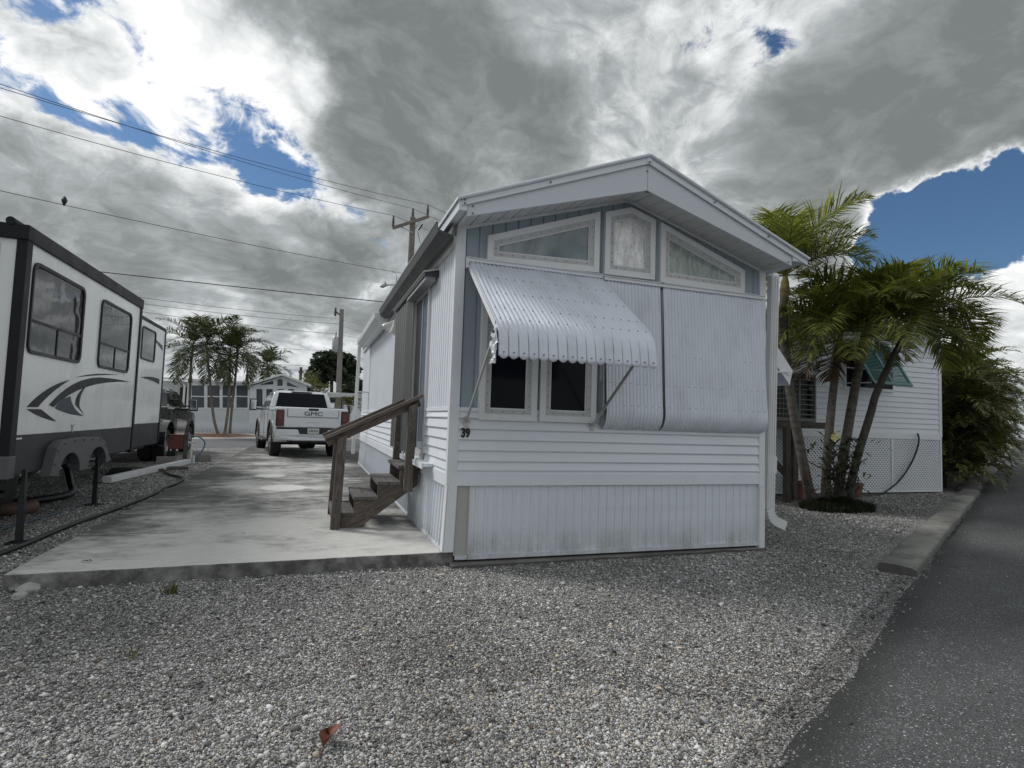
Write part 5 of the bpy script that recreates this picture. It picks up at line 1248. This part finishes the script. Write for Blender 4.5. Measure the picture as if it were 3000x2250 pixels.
# shed / carport right of the white pickup
YS=33.
SH=thing('carport_shed','low white shed with a ribbed flat roof behind the white pickup','shed',(c2(1500,900,YS).x,YS,0))
a=c2(1370,735,YS); b_=c2(1700,748,YS)
mb=MB(); n=26
for i in range(n):
    xa=a.x+(b_.x-a.x)*i/n; mb.box(xa,YS-.5,a.z-.22-.02*i/n,xa+(b_.x-a.x)/n*.82,YS+5,a.z-.02*i/n)
mb.box(a.x,YS-.45,a.z-.30,b_.x,YS+5,a.z-.2); mb.build('roof',m_gutwhite,SH,world=True)
mb=MB(); mb.box(c2(1490,900,YS).x,YS,0,b_.x+.5,YS+4.8,a.z-.32); mb.build('wall',m_vinyl,SH,world=True)
mb=MB(); mb.box(a.x+.1,YS+2.5,0,c2(1490,900,YS).x,YS+4.8,a.z-.4); mb.build('carport_gap_shade',pmat('carport_shade_tone',(.10,.11,.10),.8,var=.2),SH,world=True)  # dark block, its colour standing in for shade in the gap under the roof
# far palms on the mulch bed
FG='palms on the mulch bed across the street'
Yp=28.2
def fp(*uv): return [PY(u,v,Yp+dy) for (u,v,dy) in uv]
def far_palm(label,uv,seed,n=13,L=2.35,els=(1.5,-.75),mt=m_palmdark,group=FG):
    pts=fp(*uv); pts[0].z=max(0,min(.15,pts[0].z)); return palm(label,pts,.075,.055,n+2,L*1.05,seed,mt,leaf=.74,nl=36,lw=.024,shaft=.4,els=els,group=group,tm=m_trunkfar)
far_palm('palm with upright trunk nearest the trailer, leftmost on the mulch bed',[(408,938,.6),(409,880,.6),(412,800,.6),(415,765,.6)],21,15)
far_palm('palm with the trunk curving left out of the mulch bed',[(473,944,0),(462,905,0),(456,850,0),(450,790,0),(448,762,0)],22,15,2.5)
far_palm('palm leaning slightly right, middle of the mulch bed',[(484,944,0),(492,890,0),(496,830,0),(497,775,0)],23,14,2.3)
far_palm('dark straight palm, rightmost on the mulch bed',[(496,941,.7),(500,890,.7),(507,830,.7),(512,775,.7)],24,15,2.2)
# trees behind
def broad_tree(label,cx,cy,ztop,r,seed,mat_,nleaf=5200,leaf=.30,hs=.75,name='tree'):
    t=thing(name,label,'tree',(cx,cy,0)); rr=random.Random(seed); mb=MB(); top=Vector((cx,cy,ztop-r*hs*1.1)); mb.tube(smooth3([Vector((cx,cy,0)),Vector((cx+.1,cy,ztop*.3)),top],4),[.28*r/3]*5+[.2*r/3]*4,10)
    lobes=[]
    for i in range(26):
        a=rr.uniform(0,2*PI); e=rr.uniform(-1.0,1.3); c=Vector((cx,cy,ztop-r*hs))+Vector((math.cos(a)*math.cos(e)*r*.72,math.sin(a)*math.cos(e)*r*.72,math.sin(e)*r*hs*.72)); lobes.append((c,r*rr.uniform(.2,.42)))
        mb.tube(smooth3([top-Vector((0,0,r*.3)),(top+c)/2+Vector((0,0,-.1*r)),c],3),[.10*r/3]*3+[.06*r/3]*2+[.02]*2,6)
    mb.build('trunk',m_bark,t,world=True,smooth=60); mb=MB()
    for i in range(nleaf):
        c,lr=lobes[rr.randrange(len(lobes))]; d=Vector((rr.gauss(0,1),rr.gauss(0,1),rr.gauss(0,1))).normalized()*lr*rr.random()**.35; p=c+d
        u=Vector((rr.gauss(0,1),rr.gauss(0,1),rr.gauss(0,.6))).normalized(); w=u.cross(Vector((rr.gauss(0,1),rr.gauss(0,1),rr.gauss(0,1)))).normalized(); l=leaf*rr.uniform(.6,1.3)
        mb.poly([p-u*l,p+w*l*.45,p+u*l,p-w*l*.45])
    mb.build('crown',mat_,t,world=True,normals=False); return t
YT=46.
a=c2(1400,450,YT); r_=(c2(1600,600,YT).x-c2(1215,600,YT).x)/2*1.02; c_=c2(1405,600,YT)
broad_tree('dark broad-leaved tree behind the right utility pole across the street',c_.x,YT,a.z,r_,5,m_broad,6500,.30,.72)
b_=c2(1620,640,40.); broad_tree('dark green tree low beside the mobile home gutter across the street',b_.x,40.,c2(1560,640,40.).z,1.7,6,m_broad,2600,.24,.9)
# yellowish wispy shrub behind the far home
c_=c2(1290,700,39.); t=thing('casuarina_shrub','yellow-green wispy shrub beside the gable of the far mobile home','shrub',(c_.x,39.,0))
mb=MB(); rr=random.Random(8); ms=MB()
for k,(u,v,h) in enumerate(((1235,600,0),(1300,675,0),(1350,690,0),(1215,640,0),(1270,640,0))):
    tp_=c2(u,v,39.); b0=Vector((c_.x+(tp_.x-c_.x)*.4,39.+rr.gauss(0,.3),0)); ms.tube([b0,tp_],[.06,.02],5)
    for i in range(260):
        f=rr.uniform(.35,1.02); p=b0.lerp(tp_,f)+Vector((rr.gauss(0,.28),rr.gauss(0,.28),0)); d=Vector((rr.gauss(0,.5),rr.gauss(0,.5),rr.uniform(-.2,1))).normalized(); l=rr.uniform(.25,.5); sd=d.cross(Vector((0,1,0))).normalized()*.025
        mb.poly([p-sd,p+sd,p+d*l])
mb.build('foliage',m_yellowgreen,t,world=True,normals=False); ms.build('stem',m_bark,t,world=True)
# ponytail palm by the shed
c_=c2(1530,835,30.); 
palm('small mop-headed palm beside the white pickup in front of the shed',[Vector((c_.x,30,0)),Vector((c_.x-.02,30,.7)),Vector((c_.x,30,c_.z))],.13,.08,26,1.05,31,m_yellowgreen,leaf=.25,nl=14,lw=.03,shaft=.02,els=(1.4,.1))
# coconut palm behind the far home
c_=c2(945,545,50.); palm('round-headed palm rising behind the far mobile home roof',[Vector((c_.x,50,0)),Vector((c_.x+.2,50,2.5)),Vector((c_.x,50,c_.z-.2))],.16,.11,20,2.5,33,m_palmdark,leaf=.9,nl=22,lw=.05,shaft=.2,els=(1.4,-.6))
a=c2(1185,555,44.); mb=MB(); mb.tube([(a.x,44,0),(a.x,44,a.z)],.11,8); mb.box(a.x-.16,43.9,a.z-.5,a.x+.16,44.1,a.z-.3); tag(mb.build('short_post',m_bark),'short dark post between the far gable and the dark tree','post')
# low tree line far behind everything (one mass)
mb=MB(); rr=random.Random(12)
for i in range(9000):
    x=rr.uniform(-70,60); h=2.3+1.3*math.sin(x*.35)+.8*math.sin(x*.9+1); p=Vector((x,72+rr.gauss(0,1.2)+.3*x,rr.random()**.7*max(1.2,h))); u=Vector((rr.gauss(0,1),rr.gauss(0,.4),rr.gauss(0,1))).normalized(); w=u.cross(Vector((0,1,0.2))).normalized(); l=rr.uniform(.3,.7); mb.poly([p-u*l,p+w*l*.6,p+u*l,p-w*l*.6])
tag(mb.build('far_treeline',m_broad,normals=False),'low dark line of far trees on the horizon','treeline',kind='stuff')
# ================================================================== UTILITY POLES AND WIRES
def cpole(u,v): return PP((1050+u*.2713)*S,(550+v*.2713)*S,P1,(RN*.0+Vector((0,1,0))))
P1=Vector((3.27,25,0))
U1=thing('utility_pole','tall wooden utility pole with a crossarm, transformer and street lamp','utility pole',(3.27,25,0))
ptop=cpole(587,325); 
mb=MB(); mb.tube([(3.30,25,0),(ptop.x,25,ptop.z)],[.19,.155],14); mb.build('pole',m_polewood,U1,world=True,smooth=60)
a=cpole(365,447); b_=cpole(755,322); a.y-=.18; b_.y-=.18
mb=MB(); mb.bar(a,b_,.12,.15); ca=mb.build('crossarm',m_polewood,U1,world=True,bevel=.01)
mb=MB(); m=cpole(585,500); mb.bar(a.lerp(b_,.2)+Vector((0,.1,0)),m+Vector((0,-.2,0)),.03,.05); mb.bar(a.lerp(b_,.78)+Vector((0,.1,0)),cpole(600,470)+Vector((0,-.2,0)),.03,.05); csub(mb,'brace',m_steel,ca,U1)
m_ins=pmat('dark_insulator',(.06,.055,.05),.35,var=.2)
tips=[]
for q,hh in ((a.lerp(b_,.01),.62),(a.lerp(b_,.96),.62)):
    mb=MB(); mb.lathe([(.055,.0),(.07,.1),(.06,.2),(.07,.3),(.055,.4),(.04,hh)],q+Vector((0,0,.05)),n=10); mb.build('insulator',m_ins,U1,world=True,smooth=40); tips.append(q+Vector((0,0,hh+.05)))
mb=MB(); q=Vector((ptop.x,25,ptop.z)); mb.lathe([(.05,-.05),(.07,.1),(.05,.5)],q,n=10); mb.build('insulator',m_ins,U1,world=True,smooth=40); tips.append(q+Vector((0,0,.5)))
tr=cpole(650,790); mb=MB(); mb.lathe([(.27,-.55),(.28,-.5),(.28,.40),(.25,.46)],(tr.x+.12,24.9,tr.z-.2),n=20)
tf=mb.build('transformer',m_steel,U1,world=True,smooth=40)
mb=MB()
for u in (625,665,700): p=cpole(u,735); mb.lathe([(.05,0),(.06,.1),(.03,.35)],p+Vector((.05,-.1,-.05)),n=8)
csub(mb,'bushing',m_ins,tf,U1)
mb=MB(); p0=cpole(640,470);p1=cpole(675,610);p2=cpole(665,660); mb.tube(smooth3([p0,cpole(655,545),p1,cpole(715,640),cpole(705,675)],4),.014,5); mb.tube([cpole(650,455),cpole(690,395)],.05,8); mb.build('drop_wire',m_black,U1,world=True)
# street lamp arm
la=cpole(465,1048); lb=cpole(315,1050); lh=cpole(230,1068)
mb=MB(); mb.tube(smooth3([Vector((3.28,25,la.z-.35)),Vector((la.x+.2,25,la.z+.0)),la,lb],5),.035,8); mb.tube([Vector((3.28,25,la.z-.75)),lb.lerp(la,.45)],.02,6); sl=mb.build('lamp_arm',m_steel,U1,world=True,smooth=60)
mb=MB(); d=(lb-lh).normalized()
mb.tube([lh,lh+d*.15,lh.lerp(lb,.5),lb+d*.02],[.03,.11,.10,.05],10); mb.lathe([(.05,0),(.05,.1)],lh.lerp(lb,.7)+Vector((0,0,.08)),n=8); csub(mb,'lamp_head',m_steel,sl,U1,smooth=60)
mb=MB(); mb.tube(smooth3([cpole(365,908),cpole(405,935),cpole(410,1000),cpole(392,1090),cpole(398,1145)],4),.012,5); mb.build('lamp_cable',m_black,U1,world=True)
P2=Vector((PY(734,800,33).x,33,0))
def c2p(u,v): return c2(u,v,33.)
U2=thing('utility_pole','plain concrete utility pole with a small transformer behind the white pickup','utility pole',(P2.x,33,0))
t2=c2p(1478,138); mb=MB(); mb.hexa([(c2p(1455,730).x-.14,32.8,0),(c2p(1455,730).x+.22,32.8,0),(c2p(1455,730).x+.22,33.2,0),(c2p(1455,730).x-.14,33.2,0),(t2.x-.13,32.87,t2.z),(t2.x+.13,32.87,t2.z),(t2.x+.13,33.13,t2.z),(t2.x-.13,33.13,t2.z)]); mb.build('pole',m_block,U2,world=True,bevel=.02)
q=c2p(1438,390); mb=MB(); mb.lathe([(.20,-.45),(.21,-.4),(.21,.4),(.17,.45)],(q.x-.05,32.9,q.z),n=16); mb.lathe([(.04,.45),(.05,.6),(.03,.8)],(q.x-.05,32.9,q.z),n=8); mb.box(q.x-.05,32.86,q.z-.2,q.x+.35,32.94,q.z+.1); mb.build('transformer',m_steel,U2,world=True,smooth=40)
mb=MB(); mb.bar(c2p(1430,150),c2p(1470,185),.08,.08); mb.lathe([(.06,-.2),(.08,0),(.05,.35)],c2p(1432,165),n=8); mb.build('bracket',m_ins,U2,world=True)
# wires: spans in the vertical planes of the two pole lines
WG='overhead wires crossing the sky'
m_wire=pmat('weathered_cable',(.06,.063,.066),.6)
def wire(label,a,b_,sag,r,extra=None):
    mb=MB(); n=28; pts=[]
    for i in range(n+1):
        f=i/n; p=a.lerp(b_,f); p.z-=sag*4*f*(1-f); pts.append(p)
    mb.tube(pts,r*.72,5,cap=False); o=mb.build('overhead_wire',m_wire); tag(o,label,'wire',WG); return o,pts
RN3=Vector((RN.x,RN.y,0))
def W1(u,v,off=0.): return PP(u,v,P1+RN3*off,RN3)
def far_left(u0,v0,u1,v1,end,off):   # extend the span to the next pole out of frame
    q=W1(u0,v0,off); return q
for (lab,lv,tip) in (('topmost thin wire running down to the pole top',(0,174),tips[2]),('second thin wire from the top, close under the topmost one',(0,182),tips[1]),('thin wire running to the left tip of the crossarm',(0,243),tips[0])):
    off=(Vector(tip)-P1).dot(RN3); q=W1(lv[0],lv[1],off); e=q+(q-tip)*.15
    wire(lab,e,tip,.25,.016)
for tip,lab in ((tips[2],'thin wire leaving the pole top towards the mobile home roof'),(tips[1],'thin wire leaving the right tip of the crossarm'),(tips[0],'thin wire leaving the left tip of the crossarm behind the pole')):
    wire(lab,tip,tip+RD*42+Vector((0,0,-.6)),.5,.016)
q=W1(0,408,0.2); e=cpole(545,935); d_=q-e
w_,_=wire('long thin wire with a small dark marker on it, meeting the pole below the crossarm',q+d_*.12,e,.15,.016)
mk=PP(139,434,P1+RN3*.2,RN3); mb=MB(); mb.lathe([(.02,-.17),(.08,-.03),(.09,.03),(.03,.15)],mk,n=8); o=mb.build('wire_marker',m_black,w_)
a=PX(170,580,-9.);  a=PY(190,582,22.5); b_=PY(850,653,22.5); d_=b_-a
wire('thick black cable low across the sky behind the trailer',a-d_*.4,b_+d_*.25,.06,.030)
for (lab,la_,lb_) in (('upper thin wire to the bracket of the concrete pole',(300,634),(727,688)),('middle thin wire to the concrete pole',(300,647),(735,700)),('lower thin wire to the side of the concrete pole',(300,665),(733,722))):
    a=PY(*la_,27.); b_=PY(*lb_,33.); wire(lab,a+(a-b_)*.5,b_,.2,.015)
for (lab,la_,lb_) in (('thin wire going right from the top of the concrete pole',(735,690),(790,702)),('thin wire with a splice going right from the concrete pole',(735,703),(790,716)),('third thin wire going right from the concrete pole',(735,722),(790,733))):
    a=PY(*la_,33.); b_=PY(*lb_,30.); wire(lab,a,b_+(b_-a)*1.2,.05,.014)
for (lab,la_,lb_) in (('faint wire behind the far palms at transformer height',(540,746),(722,758)),('faint wire above the far home roof',(540,783),(770,793)),('lowest faint wire above the far home roof',(540,793),(770,803)),('faint wire sloping down right of the concrete pole',(733,760),(790,775))):
    a=PY(*la_,55.); b_=PY(*lb_,55.); wire(lab,a-(b_-a)*.6,b_+(b_-a)*.2,.1,.02)
# ------------------------------------------------------------------ sky and light settings
SUN_E=2.1; EXPO=.06; BACK_L=.05; CLOUD_GAIN=1.0; RELIEF=1.95; DEN_D=1.0; B_W=.85; COV0=.525; SKY_TINT=(.44,.58,.72)
# cloud layout as directions (given through the picture point they lie behind), angular radius, weight
CLOUD_B=[(900,120,15,.30),(1000,300,13,.26),(700,30,10,.22),(880,420,10,.20),(1150,280,9,.12),(620,120,8,.10),(1280,240,7,.14),
 (1950,330,13,.20),(2080,200,13,.20),(1750,430,10,.14),(2180,80,10,.12),(1500,330,9,.06),(1500,60,10,.02),
 (120,500,9,.32),(420,520,9,.36),(650,580,8,.30),(300,430,8,.06),(760,640,7,.12),(80,60,9,.02),(560,640,6,.1),
 (235,120,4,-0.088),(75,165,4,-0.082),(190,255,4,-0.094),(150,300,3.5,-0.082),(275,290,4,-0.076),(375,315,3.5,-0.076),(440,345,3.5,-0.058),(465,250,3.5,-0.076),(325,145,3,-0.071),(590,360,4,-0.076),(650,400,3.5,-0.088),(130,5,4,-0.082),(10,220,4,-0.071),(540,330,3,-0.046),(60,80,5,-.06),
 (1496,112,3,-.13),(1640,122,2.6,-.12),(1706,110,2.2,-.11),(1606,8,3,-.15),(1560,200,3,-.06),
 (2066,468,5,-.5),(2150,448,5,-.55),(2215,430,5,-.55),(2200,280,7,.22),(1906,520,4.5,-.42),(2106,520,5,-.42),(2000,500,5,-.45),(1960,540,3.5,-.3),(1820,560,5,.14),(1700,600,6,.10),(1930,600,5,.12),
 (2150,620,7,.06),(2060,700,6,.05),(1780,520,5,.12),(1855,515,2.2,.10)]
CLOUD_L=[(480,160,9,.32),(600,200,6,.28),(350,70,9,.22),(700,195,3,.35),(1115,40,4,.20),(470,470,7,.22),(640,440,6,.25),(200,420,9,.18),(2160,600,9,.50),(1500,200,9,.10),(1800,330,4,.05),(600,760,9,.25),(1000,130,10,-.05),(1060,420,9,.08),(1870,440,5,.15),(450,690,6,.2),(1760,700,8,.1)]
# ================================================================== GRAVEL STONES (real pebbles over the gravel sheet)
def pebbles():
    protos=[]
    for lvl in (0,1):
        bm=bmesh.new()
        if lvl:
            q=[bm.verts.new(c) for c in ((1,0,0),(.1,1,.1),(-1,.1,0),(-.1,-1,0),(.1,.1,.8),(0,0,-.8))]
            for a_,b_,c_ in ((0,1,4),(1,2,4),(2,3,4),(3,0,4),(1,0,5),(2,1,5),(3,2,5),(0,3,5)): bm.faces.new((q[a_],q[b_],q[c_]))
        else:
            bmesh.ops.create_cone(bm,segments=5,radius1=1,radius2=.55,depth=1.0,cap_ends=True)
        v=np.array([x.co[:] for x in bm.verts]); bm.faces.ensure_lookup_table()
        bmesh.ops.triangulate(bm,faces=bm.faces[:]); f=np.array([[x.index for x in q.verts] for q in bm.faces]); bm.free(); protos.append((v,f))
    Rm=np.array(RC)
    def sample(n,rmin,rmax):
        r=np.sqrt(RNG.uniform(rmin**2,rmax**2,n)); a=RNG.uniform(-.80,.80,n)-YAW*0
        ang=PI/2+YAW+a; return np.stack([CAM.x+r*np.cos(ang),CAM.y+r*np.sin(ang)],1)
    sets=[(0,240000,1.75,3.1,.0040),(1,270000,3.1,5.2,.0047),(1,220000,5.2,9.0,.0068),(1,130000,9.0,17.,.0115)]
    V=[];F_=[];Cc=[];off=0
    for lvl,n,r0,r1,sz in sets:
        p=sample(n,r0,r1)
        t=(p[:,0]-4.30)*RD.x+(p[:,1]+1.32)*RD.y; s=(p[:,0]-4.30)*RN.x+(p[:,1]+1.32)*RN.y
        edge=RNG.normal(0,.05,n)+.015*np.sin(t*2.3)+.012*np.sin(t*5.1)
        ok=(s<edge-.02)|((s<1.1)&(RNG.random(n)<.010*np.exp(-s*1.5)))
        slope=(p[:,0]+3.3)*.031
        onpad=(p[:,0]>-3.31)&(p[:,0]<.1)&(p[:,1]>-.08+slope-.0)
        house=(p[:,0]>.02)&(p[:,0]<3.68)&(p[:,1]>-.10)
        house2=(p[:,0]>.05)&(p[:,1]>4.2)
        kerb_=(t>-.05)&(t<10.9)&(s>-.5)&(s<0)
        ok&=~onpad&~house&~house2&~kerb_
        p=p[ok]; s=s[ok]; n=len(p)
        v0,f0=protos[lvl]; k=len(v0)
        size=sz*.93*np.exp(RNG.normal(0,.42,n)); big=RNG.random(n)<.015; size[big]*=2.0; size=np.minimum(size,.021)
        sc=size[:,None]*np.stack([RNG.uniform(.8,1.3,n),RNG.uniform(.65,1.05,n),RNG.uniform(.45,.8,n)],1)
        vv=v0[None]*(1+RNG.normal(0,.16,(n,k,1)))*sc[:,None,:]
        az=RNG.uniform(0,2*PI,n); tl=RNG.normal(0,.45,n); ca,sa_=np.cos(az),np.sin(az); ct,st=np.cos(tl),np.sin(tl)
        x=vv[...,0];y=vv[...,1]*ct[:,None]-vv[...,2]*st[:,None];z=vv[...,1]*st[:,None]+vv[...,2]*ct[:,None]
        X=x*ca[:,None]-y*sa_[:,None];Y=x*sa_[:,None]+y*ca[:,None]
        z0=size*RNG.uniform(.05,.75,n)
        vv=np.stack([X+p[:,None,0],Y+p[:,None,1],z+z0[:,None]],2)
        V.append(vv.reshape(-1,3)); F_.append((f0[None]+(np.arange(n)*k)[:,None,None]+off).reshape(-1,3)); off+=n*k
        g=np.clip(np.exp(RNG.normal(-1.17,.68 if r0<4 else .54,n)),.05,.75)
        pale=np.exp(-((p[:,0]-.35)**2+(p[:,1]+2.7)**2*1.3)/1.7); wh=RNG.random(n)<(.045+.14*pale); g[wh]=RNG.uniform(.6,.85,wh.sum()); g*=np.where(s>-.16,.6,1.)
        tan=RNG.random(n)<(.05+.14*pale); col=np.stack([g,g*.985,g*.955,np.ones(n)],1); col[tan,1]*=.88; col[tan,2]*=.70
        brn=RNG.random(n)<.008; col[brn,:3]=np.array([.16,.09,.05])
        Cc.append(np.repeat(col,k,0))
    V=np.concatenate(V);F_=np.concatenate(F_);Cc=np.concatenate(Cc)
    me=bpy.data.meshes.new('gravel_stones'); me.vertices.add(len(V)); me.vertices.foreach_set('co',V.astype(np.float32).ravel())
    me.loops.add(F_.size); me.loops.foreach_set('vertex_index',F_.astype(np.int32).ravel()); me.polygons.add(len(F_)); me.polygons.foreach_set('loop_start',(np.arange(len(F_))*3).astype(np.int32)); 
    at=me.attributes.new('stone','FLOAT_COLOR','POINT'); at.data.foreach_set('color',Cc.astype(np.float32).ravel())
    me.materials.append(m_pebble); me.update(); me.validate()
    o=bpy.data.objects.new('gravel_stones',me); COL.objects.link(o); tag(o,'loose grey and white gravel stones covering the ground','gravel',kind='stuff')
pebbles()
# ================================================================== SKY, SUN, RENDER
sun_az=math.radians(140); sun_el=math.radians(42)      # measured from +X, front left behind the clouds
sd=Vector((math.cos(sun_az)*math.cos(sun_el),math.sin(sun_az)*math.cos(sun_el),math.sin(sun_el)))
L=bpy.data.lights.new('sun','SUN'); L.energy=SUN_E; L.angle=math.radians(14); L.color=(1,.975,.94)
lo=bpy.data.objects.new('sun',L); COL.objects.link(lo); lo.rotation_euler=sd.to_track_quat('Z','Y').to_euler()
Wd=bpy.data.worlds.new('World'); SC.world=Wd; Wd.use_nodes=True; t=NT(Wd.node_tree); bgn=t.n['Background']
sky=t.node('ShaderNodeTexSky'); sky.sky_type='NISHITA'; sky.sun_disc=False; sky.sun_elevation=sun_el; sky.sun_rotation=PI/2-sun_az; sky.air_density=1.2; sky.ozone_density=2.5; sky.dust_density=.6
N0=t.vmath('NORMALIZE',t.n.new('ShaderNodeTexCoord').outputs['Generated'])
sp=t.node('ShaderNodeSeparateXYZ'); t.l.new(N0,sp.inputs[0])
z_=t.math('ADD',t.math('MAXIMUM',sp.outputs[2],0.),.34)
cmb=t.node('ShaderNodeCombineXYZ'); t.set(cmb.inputs[0],t.math('DIVIDE',sp.outputs[0],z_)); t.set(cmb.inputs[1],t.math('DIVIDE',sp.outputs[1],z_)); t.set(cmb.inputs[2],.37)
CP=cmb.outputs[0]
wz=t.noise(CP,1.6,4,.55,out='Color'); Q=t.vmath('ADD',CP,t.vmath('SCALE',t.vmath('SUBTRACT',wz,(.5,.5,.5)),scale=.45))
def fbm(v): return t.math('ADD',t.math('MULTIPLY',t.math('SUBTRACT',t.noise(v,4.6,9,.60),.5),1.0),t.math('MULTIPLY',t.math('SUBTRACT',t.noise(v,12.,7,.64),.5),.60))
f1=t.math('SUBTRACT',t.noise(Q,1.9,6,.55),.5)
fa=fbm(Q); sxy=Vector((sd.x,sd.y,0)).normalized()*.06; fb=fbm(t.vmath('ADD',Q,tuple(sxy))); relief=t.math('SUBTRACT',fa,fb)
Nw=t.vmath('NORMALIZE',t.vmath('ADD',N0,t.vmath('SCALE',t.vmath('SUBTRACT',t.noise(N0,5.,6,.6,out='Color'),(.5,.5,.5)),scale=.16)))
def bumps(lst):
    acc=None
    for (u,v,r,w) in lst:
        d=ray(u,v).normalized(); dt=t.vmath('DOT_PRODUCT',Nw,tuple(d)); m=t.mr(dt,math.cos(math.radians(r)),math.cos(math.radians(r*.15)),0,w,smooth=True)
        acc=m if acc is None else t.math('ADD',acc,m)
    return acc
B=bumps(CLOUD_B); Lb=bumps(CLOUD_L)
den=t.math('ADD',t.math('ADD',t.math('MULTIPLY',f1,.75),t.math('MULTIPLY',fa,DEN_D)),t.math('ADD',t.math('ADD',t.math('MULTIPLY',B,B_W),COV0),t.mr(sp.outputs[2],.02,.3,.10,0)))
cov=t.mr(den,.34,.50,0,1,True)
thick=t.mr(den,.44,.86,0,1)
br=t.math('ADD',t.math('ADD',t.math('SUBTRACT',.80,t.math('MULTIPLY',t.math('POWER',thick,.8),.72)),t.math('ADD',t.math('MULTIPLY',relief,t.math('SUBTRACT',RELIEF,t.math('MULTIPLY',thick,RELIEF*.55))),t.math('MULTIPLY',f1,.75))),Lb)
# unseen sky behind the camera, given added brightness to light the house front
back=t.mr(t.vmath('DOT_PRODUCT',N0,(-.33,-.94,.1)),-.15,.7,0,BACK_L,True)
br=t.math('ADD',br,back)
cc=t.ramp(br,[(.0,(.195,.212,.212)),(.22,(.275,.295,.296)),(.45,(.41,.44,.45)),(.70,(.72,.745,.75)),(1.0,(1.0,1.01,1.01))])
hz=t.mr(sp.outputs[2],.0,.16,1,0,True); cc=t.mix(t.math('MULTIPLY',hz,.45),cc,(.55,.60,.63))
skc=t.mix(1.,sky.outputs[0],SKY_TINT,'MULTIPLY')
cl=t.vmath('SCALE',cc,scale=1/.1*CLOUD_GAIN)
t.set(bgn.inputs[0],t.mix(cov,skc,cl)); bgn.inputs[1].default_value=.1
Wd.cycles.sampling_method='MANUAL' if hasattr(Wd.cycles,'sampling_method') else Wd.cycles.sampling_method
try: Wd.cycles.sample_map_resolution=1024
except Exception: pass
vs=SC.view_settings; SC.display_settings.display_device='sRGB'; vs.view_transform='Standard'; vs.look='None'; vs.exposure=EXPO; vs.gamma=1.0; vs.use_curve_mapping=False
SC.cycles.max_bounces=6; SC.cycles.diffuse_bounces=3; SC.cycles.glossy_bounces=3; SC.cycles.transmission_bounces=3; SC.cycles.use_denoising=True
SC.cycles.sample_clamp_indirect=4.
